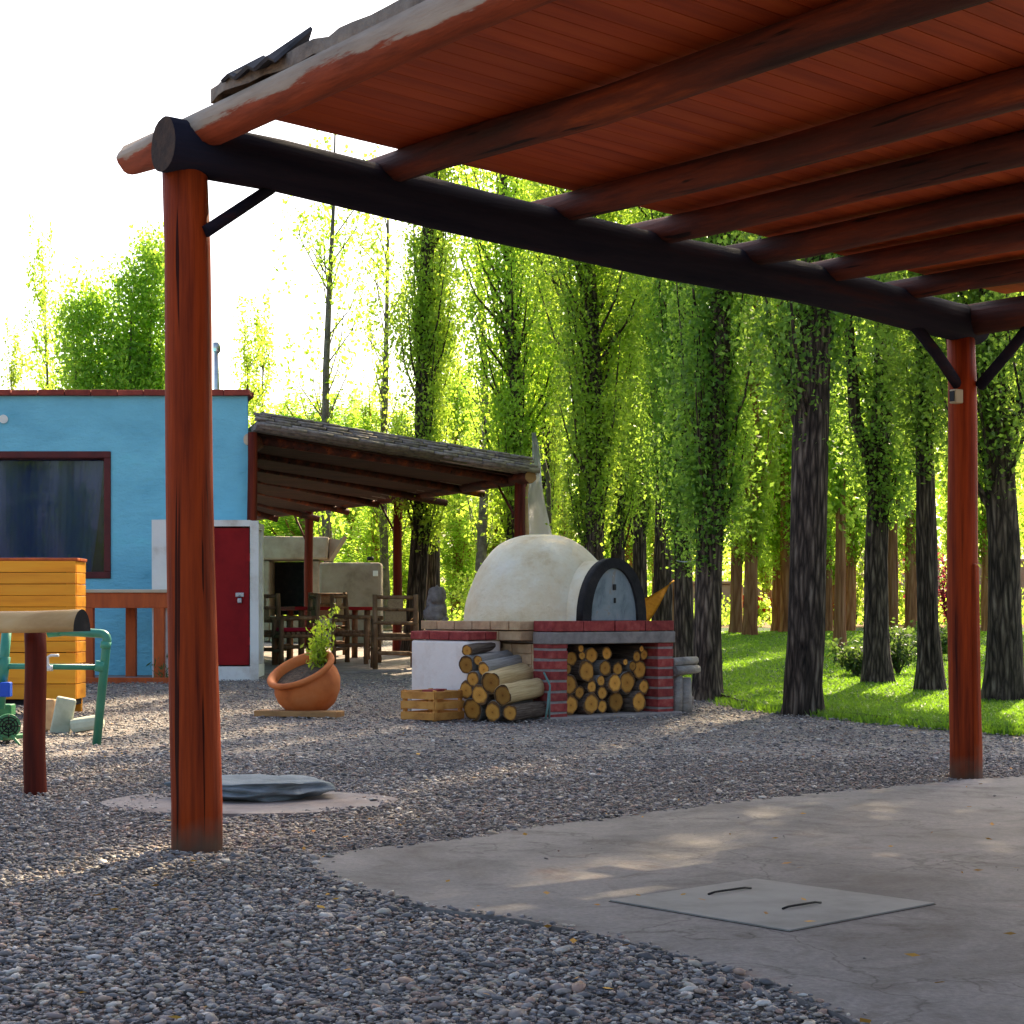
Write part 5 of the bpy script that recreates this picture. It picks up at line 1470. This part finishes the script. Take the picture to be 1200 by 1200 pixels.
# small white annex with a wine red door
SD = 20.3
sx0, sx1 = X(178, SD), X(303, SD); sz1 = H_EYE + (720 - 609) / 2000 * SD
shed = thing("white_annex", "small whitewashed annex with wine red door before the house", "annex", ((sx0 + sx1) / 2, SD, gz(SD)))
dx0, dx1 = X(212, SD), X(293, SD); dz0, dz1 = H_EYE + (720 - 781) / 2000 * SD, H_EYE + (720 - 617) / 2000 * SD
m = MB()
yb = HD - .01; ym = (SD + yb) / 2; dy = yb - SD
m.box(((sx0 + dx0) / 2, ym, (sz1 - .1) / 2), (dx0 - sx0, dy, sz1 + .1), jit=.006)
m.prism([(dx1, SD), (sx1, SD + .012), (X(300, yb), yb), (dx1 - .05, yb)], -.1, sz1 - .012)
m.box(((dx0 + dx1) / 2, ym, (sz1 + dz1) / 2), (dx1 - dx0 - .004, dy - .01, sz1 - dz1 - .006))
m.box(((dx0 + dx1) / 2, ym, (dz0 - .1) / 2), (dx1 - dx0 - .004, dy - .01, dz0 + .1))
m.box(((dx0 + dx1) / 2, yb - .1, (dz0 + dz1) / 2), (dx1 - dx0 - .004, .1, dz1 - dz0 - .004))
m.build("wall", 'white', shed)
m = MB(); m.box(((dx0 + dx1) / 2, SD + .05, (dz0 + dz1) / 2), (dx1 - dx0 - .03, .04, dz1 - dz0 - .03), bev=.008)
dr = m.build("door", 'wine', shed)
m = MB(); q = P(281, 697, SD + .02); m.box(q, (.10, .02, .05), bev=.004); m.box(q + Vector((0, -.015, -.07)), (.05, .025, .06), bev=.008); m.tube([q + Vector((-.02, -.015, -.03)), q + Vector((0, -.02, 0)), q + Vector((.02, -.015, -.03))], .007, 6)
m.build("padlock", 'metal', dr)
m = MB()
for k in range(2): m.box((dx1 - .02, SD + .025, dz0 + .3 + k * 1.0), (.05, .012, .10))
m.build("hinge", 'wine', dr)
m = MB(); c = P(194, 0, 20.1); c.z = .08
rg = np.random.default_rng(2)
tuft = thing("dry_tuft", "dry weed tuft growing at the annex wall foot", "weed", c)
V, F = leaves(np.array([[0, 0, .12]]) + rg.normal(size=(90, 3)) * np.array([.09, .05, .08]), .08, rg, -.8, .2)
np_obj("foliage", np_mesh("foliage", V, F, 'leaf_shrub'), tuft)
m.bm.free()

# ------------------------------------------------------------------ cane-roofed pergola beside the house
C1 = Vector((.13, 23.0)); CB = (Vector((-4.85, 32.0)) - C1).normalized()
L1 = Vector((-3.22, 21.45))
ZC, ZL = 2.80, 3.22
cperg = thing("cane_pergola", "open pergola with sloping cane roof on red posts beside the house", "pergola", (C1.x, C1.y, gz(23)))
DEP = 9.6
def cp(u, v, z=0):                                            # u from the house (0) to the outer corner (1), v back along the beam
    a = L1.lerp(C1, u); b0 = L1 + Vector((-.30, 1)).normalized() * DEP; b1 = C1 + CB * DEP
    b = b0.lerp(b1, u)
    q = a.lerp(b, v); return Vector((q.x, q.y, (ZL + (ZC - ZL) * u) - .06 * v + z))
def cpost(px, d, py, r, sd_, zoff=0):
    post((X(px, d), d, gz(d) - .1), (X(px, d) + .02, d, H_EYE + (720 - py) / 2000 * d), r, r * .92, sd_, cperg, ('dark_post', 'beam_end'))
cpost(608, 23.1, 560, .082, 11)
cpost(465, 27.0, 577, .075, 12)
cpost(361, 30.2, 592, .08, 13)
cpost(294, 21.3, 507, .065, 14)
m = MB()
bp_ = [Vector((C1.x + .12, C1.y - .24)), C1.copy(), Vector((-1.82, 27.0)), Vector((-3.6, 30.2)), Vector((-4.85, 32.4))]
zz = [2.72, 2.72, 2.74, 2.76, 2.74]
m.tube([Vector((p.x, p.y, z)) for p, z in zip(bp_, zz)], [.085, .085, .085, .08, .075], 14, cap=1, wob=.2, seed=4)
m.build("beam", ['rafter', 'plank'], cperg)
m = MB()
m.tube([Vector((L1.x - .05, L1.y - .1, 3.07)), Vector((L1.x - .03, L1.y + .4, 3.07)), cp(0, .6, -.2), cp(0, 1, -.2)], .085, 14, cap=1, wob=.2, seed=6); m.build("beam", ['rafter', 'pale_wood'], cperg)
for i, v in enumerate((.03, .2, .36, .52, .68, .84, .97)):
    m = MB(); a = cp(0.02, v, -.10); b = cp(1.06 + .07 * ((i * 7) % 3), v, -.10)
    m.tube([a, a.lerp(b, .5) + Vector((0, 0, .02)), b], [.06, .058, .055], 10, cap=1, wob=.2, seed=60 + i); m.build("rafter", ['rafter', 'plank'], cperg)
m = MB()
rd = random.Random(5)
nrow = 120
for i in range(nrow):                                         # canes laid side by side, in two or three lengths each
    v = -.03 + 1.03 * i / (nrow - 1)
    cuts = sorted([0, 1] + [rd.uniform(.2, .8) for _ in range(rd.randint(1, 2))])
    for a, b in zip(cuts, cuts[1:]):
        z = .0 + rd.uniform(-.012, .012)
        m.tube([cp(a * 1.04 - .01, v, z), cp(b * 1.04 - .012, v, z + rd.uniform(-.01, .01))], .042, 6, caps=True)
for lay in range(5):                                          # the thick front edge: canes bundled in layers
    for j in range(3):
        n = 11
        off = rd.random() / n
        for k in range(n):
            a = k / n + off * .9 - .05; b = a + 1 / n - .004
            a = max(-.01, a); b = min(1.06 + rd.uniform(-.012, .012), b)
            if b - a < .02: continue
            v = -.034 + j * .006 - lay * .0005 + lay * .0035
            z = .02 + lay * .036 + rd.uniform(-.005, .005)
            m.tube([cp(a, v, z), cp(b, v, z + rd.uniform(-.005, .005))], .020, 6, caps=True)
m.build("cane_roof", 'cane', cperg)
m = MB()
m.hull([cp(0, -.02, .05), cp(1.03, -.02, .05), cp(1.03, 1, .05), cp(0, 1, .05)], [cp(0, -.02, .075), cp(1.03, -.02, .075), cp(1.03, 1, .075), cp(0, 1, .075)])
m.build("roof_felt", 'felt', cperg)
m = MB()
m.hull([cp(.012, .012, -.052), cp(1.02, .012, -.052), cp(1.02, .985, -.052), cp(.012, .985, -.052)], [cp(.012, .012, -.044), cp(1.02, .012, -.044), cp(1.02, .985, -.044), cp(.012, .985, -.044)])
m.build("shaded_ceiling_lining", 'shaded_lining', cperg)
for (px, d, s_) in ((465, 27.0, -1), (608, 23.1, -1), (361, 30.2, -1)):
    m = MB(); zt = 2.66
    m.tube([(X(px, d), d - .03, zt - .55), (X(px, d) - .28, d + .35, zt - .02)], .018, 8); m.build("brace", 'rafter', cperg)

# floor under the cane pergola
m = MB()
pl = [cp(-.02, -.0), cp(1.02, 0.0), cp(1.02, 1.02), cp(-.02, 1.02)]
m.hull([Vector((p.x, p.y, gz(p.y) - .05)) for p in pl], [Vector((p.x, p.y, gz(p.y) + .012)) for p in pl])
kind(m.build("terrace_floor", 'pinkstone'), 'structure')

# barbecue of adobe
def grill():
    d = 32.0
    x0, x1 = X(296, d), X(384, d); zt = H_EYE + (720 - 629) / 2000 * d; zb = gz(d)
    root = thing("adobe_grill", "big adobe barbecue with a dark open hearth at the terrace end", "barbecue", ((x0 + x1) / 2, d, zb))
    zh = H_EYE + (720 - 656) / 2000 * d
    m = MB()
    m.box(((x0 + x1) / 2, d + .45, (zt + zh) / 2), (x1 - x0, 1.0, zt - zh), bev=.04, jit=.02)
    m.build("hood", 'adobe', root)
    m = MB()
    hx0_, hx1_ = X(316, d), X(356, d); zs = H_EYE + (720 - 722) / 2000 * d
    m.box(((x0 + hx0_) / 2, d + .45, (zh + zb) / 2 - .005), (hx0_ - x0, .9, zh - zb - .02), bev=.03)
    m.box(((x1 + hx1_) / 2 - .08, d + .45, (zh + zb) / 2 - .005), (x1 - hx1_ - .16, .9, zh - zb - .02), bev=.03)
    m.box(((hx0_ + hx1_) / 2, d + .45, (zs + zb) / 2), (hx1_ - hx0_ - .01, .88, zs - zb))
    m.build("masonry", 'adobe', root)
    m = MB(); m.box(((hx0_ + hx1_) / 2, d + .7, (zs + zh) / 2), (hx1_ - hx0_ - .02, .1, zh - zs - .04)); m.build("hearth_back", 'soot', root)
    m = MB()
    a = Vector((X(384, d), d - .1)); 
    m.hull([(x1 + .02, d + .1, zb + 1.55), (x1 + .30, d + .1, zb + 2.0), (x1 + .30, d + .8, zb + 2.0), (x1 + .02, d + .8, zb + 1.55)], [(x1 + .02, d + .1, zt - .02), (x1 + .2, d + .1, zt - .05), (x1 + .2, d + .8, zt - .05), (x1 + .02, d + .8, zt - .02)])
    m.build("flue_shoulder", 'adobe', root)
    d2 = 31.0
    w = thing("adobe_screen", "square adobe screen wall standing beside the barbecue hearth", "wall", (X(410, d2), d2, gz(d2)))
    x2, x3 = X(374, d2), X(447, d2); zt2 = H_EYE + (720 - 659) / 2000 * d2
    m = MB(); m.box(((x2 + x3) / 2, d2 + .2, (zt2 + gz(d2)) / 2 - .05), (x3 - x2, .35, zt2 - gz(d2) + .1), bev=.05, jit=.01); m.build("panel", 'adobe', w)
    m = MB(); m.box(P(440, 672, d2 - .0), (.09, .05, .10), bev=.008); m.build("socket", 'white_plastic', w)
    m = MB(); q = P(434, 657, d2 + .2); m.tube([q, q + Vector((0, 0, .07))], .06, 12); tag(m.build("black_pot", 'iron', origin=q), "small black pot standing on top of the adobe screen", "pot")
grill()

# rustic chairs and table
def chair_proto():
    root = thing("log_chair", "x", "chair", (0, 0, 0), "rustic log chairs under the cane pergola")
    W, D = .27, .24
    for sx in (-1, 1):
        m = MB(); m.tube([(sx * W, D, 0), (sx * W, D, .5), (sx * W * .99, D + .03, .98)], [.036, .035, .032], 10, wob=.3, seed=sx + 3); m.build("leg", 'chair', root)
        m = MB(); m.tube([(sx * W, -D, 0), (sx * W, -D, .64)], [.035, .033], 10, wob=.3, seed=sx + 6); m.build("leg", 'chair', root)
        m = MB(); m.tube([(sx * W, -D - .06, .64), (sx * W, D, .66)], .028, 8, wob=.3, seed=sx); m.build("armrest", 'chair', root)
    m = MB()
    for z in (.60, .78, .94): m.tube([(-W - .02, D + .02, z), (W + .02, D + .02, z + .01)], .024, 8, wob=.3, seed=z)
    m.build("back_rail", 'chair', root)
    m = MB(); m.box((0, D + .015, .69), (.28, .02, .15), bev=.006); m.box((0, D + .03, .86), (.20, .02, .13), bev=.006); m.build("back_panel", 'wicker', root)
    m = MB()
    for sy in (-1, 1): m.tube([(-W, sy * D, .20), (W, sy * D, .21)], .022, 8, wob=.3); m.tube([(-W, sy * D, .40), (W, sy * D, .40)], .026, 8, wob=.3, seed=2)
    for sx in (-1, 1): m.tube([(sx * W, -D, .26), (sx * W, D, .26)], .022, 8, wob=.3); m.tube([(sx * W, -D, .41), (sx * W, D, .41)], .026, 8, wob=.3)
    m.build("stretcher", 'chair', root)
    m = MB()
    for k in range(7): m.tube([(-W + .02, -D + .03 + k * .07, .445), (W - .02, -D + .03 + k * .07, .445)], .026, 6, wob=.3, seed=k)
    m.build("seat", 'chair', root)
    return root
ch = chair_proto()
def place_chair(px, d, rz, label, first=False):
    o = ch if first else dup(ch, (0, 0, 0))
    o.location = (X(px, d), d, gz(d) + .01); o.rotation_euler = (0, 0, rz); o['label'] = label
    return o
place_chair(462, 22.7, R(188), "log chair with its woven back to the yard, nearest the oven", True)
place_chair(418, 24.0, R(75), "log chair standing sideways just behind the potted shrub")
cB = place_chair(346, 23.4, R(-72), "log chair with the red seat cushion beside the terracotta pot")
place_chair(311, 23.9, R(170), "dark log chair half hidden behind the white annex corner")
place_chair(385, 26.3, R(10), "log chair on the far side of the dark red table")
m = MB(); m.box(cB.location + Vector((0, 0, .495)), (.46, .46, .055), rz=R(-72), bev=.022)
tag(m.build("seat_cushion", 'cushion', origin=cB.location + Vector((0, 0, .47))), "flat bright red cushion lying on a log chair seat", "cushion")
tbl = thing("log_table", "rustic dining table with a dark red top under cane roof", "table", (X(385, 25.2), 25.2, gz(25.2)))
tc = Vector(tbl.location)
m = MB(); m.box(tc + Vector((0, 0, .76)), (1.25, .8, .05), rz=.4, bev=.01); m.build("table_top", 'wine', tbl)
for sx in (-.5, .5):
    for sy in (-.3, .3):
        q = tc + Matrix.Rotation(.4, 3, 'Z') @ Vector((sx, sy, 0)); m = MB(); m.tube([q, q + Vector((0, 0, .735))], .045, 10, wob=.3); m.build("leg", 'chair', tbl)

# carved stone figure
sf = P(512, 0, 20.5); sf.z = gz(20.5)
m = MB()
for k, (dx, z, a, b, c) in enumerate(((0, .22, .16, .15, .26), (.01, .56, .15, .14, .2), (-.02, .78, .14, .12, .15), (.0, .98, .11, .10, .14), (.06, .70, .08, .09, .08), (-.07, .90, .06, .07, .07))):
    m.blob(sf + Vector((dx, 0, z)), (a, b, c), 3, .35, 2.5, k)
tag(m.build("stone_figure", 'stone', origin=sf), "lumpy grey carved stone figure standing behind the oven counter", "stone figure")

# pale canvas sheet among the trees
m = MB(); d = 23.7
rows = []
for j in range(11):
    k = j / 10; zc = H_EYE + (720 - (507 + 145 * k)) / 2000 * d
    xa, xb = X(623 - 5 * k + 1.5 * math.sin(k * 9), d), X(626 + 22 * k ** .8 + 2 * math.sin(k * 8 + 1), d)
    rows.append([(xa + (xb - xa) * i / 6, d + .03 * math.sin(i * 2.3 + j) + .03 * math.sin(j), zc) for i in range(7)])
vv = [[m.bm.verts.new(p) for p in r_] for r_ in rows]
for a, b in zip(vv, vv[1:]):
    for i in range(6): m.bm.faces.new((a[i], a[i + 1], b[i + 1], b[i])).smooth = True
bmesh.ops.solidify(m.bm, geom=m.bm.faces[:], thickness=.02)
tag(m.build("canvas_sheet", 'canvas', origin=(X(635, d), d, 1.8)), "pale grey tapering sheet hanging behind the cane roof corner", "sheet")
m = MB(); m.tube([P(617, 560, 24.2), P(615, 640, 24.2)], .04, 8); m.tube([P(617, 560, 24.2), P(616, 850, 24.2)], .045, 8)
tag(m.build("bare_pole", 'pole_wood', origin=P(616, 760, 24.2)), "thin bare yellow pole beside the pergola's outer red post", "pole")
m = MB(); m.tube([P(629, 510, 25.6), P(642, 560, 25.6), P(644, 620, 25.6), P(634, 655, 25.6)], [.03, .035, .03, .02], 8, wob=.4)
tag(m.build("dead_branch", 'limb', origin=P(640, 600, 25.6)), "dark bent bare branch in front of the pale sheet", "branch")

# hammock
m = MB(); d = 19.8
a0, a1 = P(785, 684, 22.0), P(690, 684, 20.5)
rows = []
for j in range(15):
    k = j / 14; c = a0.lerp(a1, k); w = .5 * math.sin(math.pi * min(k * 1.15 + .02, .98)) ** .8 + .02; sag = .62 * math.sin(math.pi * k)
    rows.append([c + Vector((0, w * (i / 5 - .5) * .6, -sag * (.35 + .65 * (1 - i / 5)))) for i in range(6)])
vv = [[m.bm.verts.new(p) for p in r_] for r_ in rows]
for a, b in zip(vv, vv[1:]):
    for i in range(5): m.bm.faces.new((a[i], a[i + 1], b[i + 1], b[i])).smooth = True
bmesh.ops.solidify(m.bm, geom=m.bm.faces[:], thickness=.012)
m.tube([a0, a0 + Vector((.06, .1, .04))], .01, 6)
tag(m.build("hammock", 'hammock', origin=a0), "orange cloth hammock slung between trunks behind the oven", "hammock")
m = MB(); q = P(806, 658, 20.4); m.tube([q + Vector((.13 * math.cos(i * math.pi / 8), .16 * math.sin(i * math.pi / 8), .01 * math.sin(i))) for i in range(17)], .007, 5)
tag(m.build("wire_ring", 'metal', origin=q), "thin pale wire ring tied round a poplar trunk", "wire")
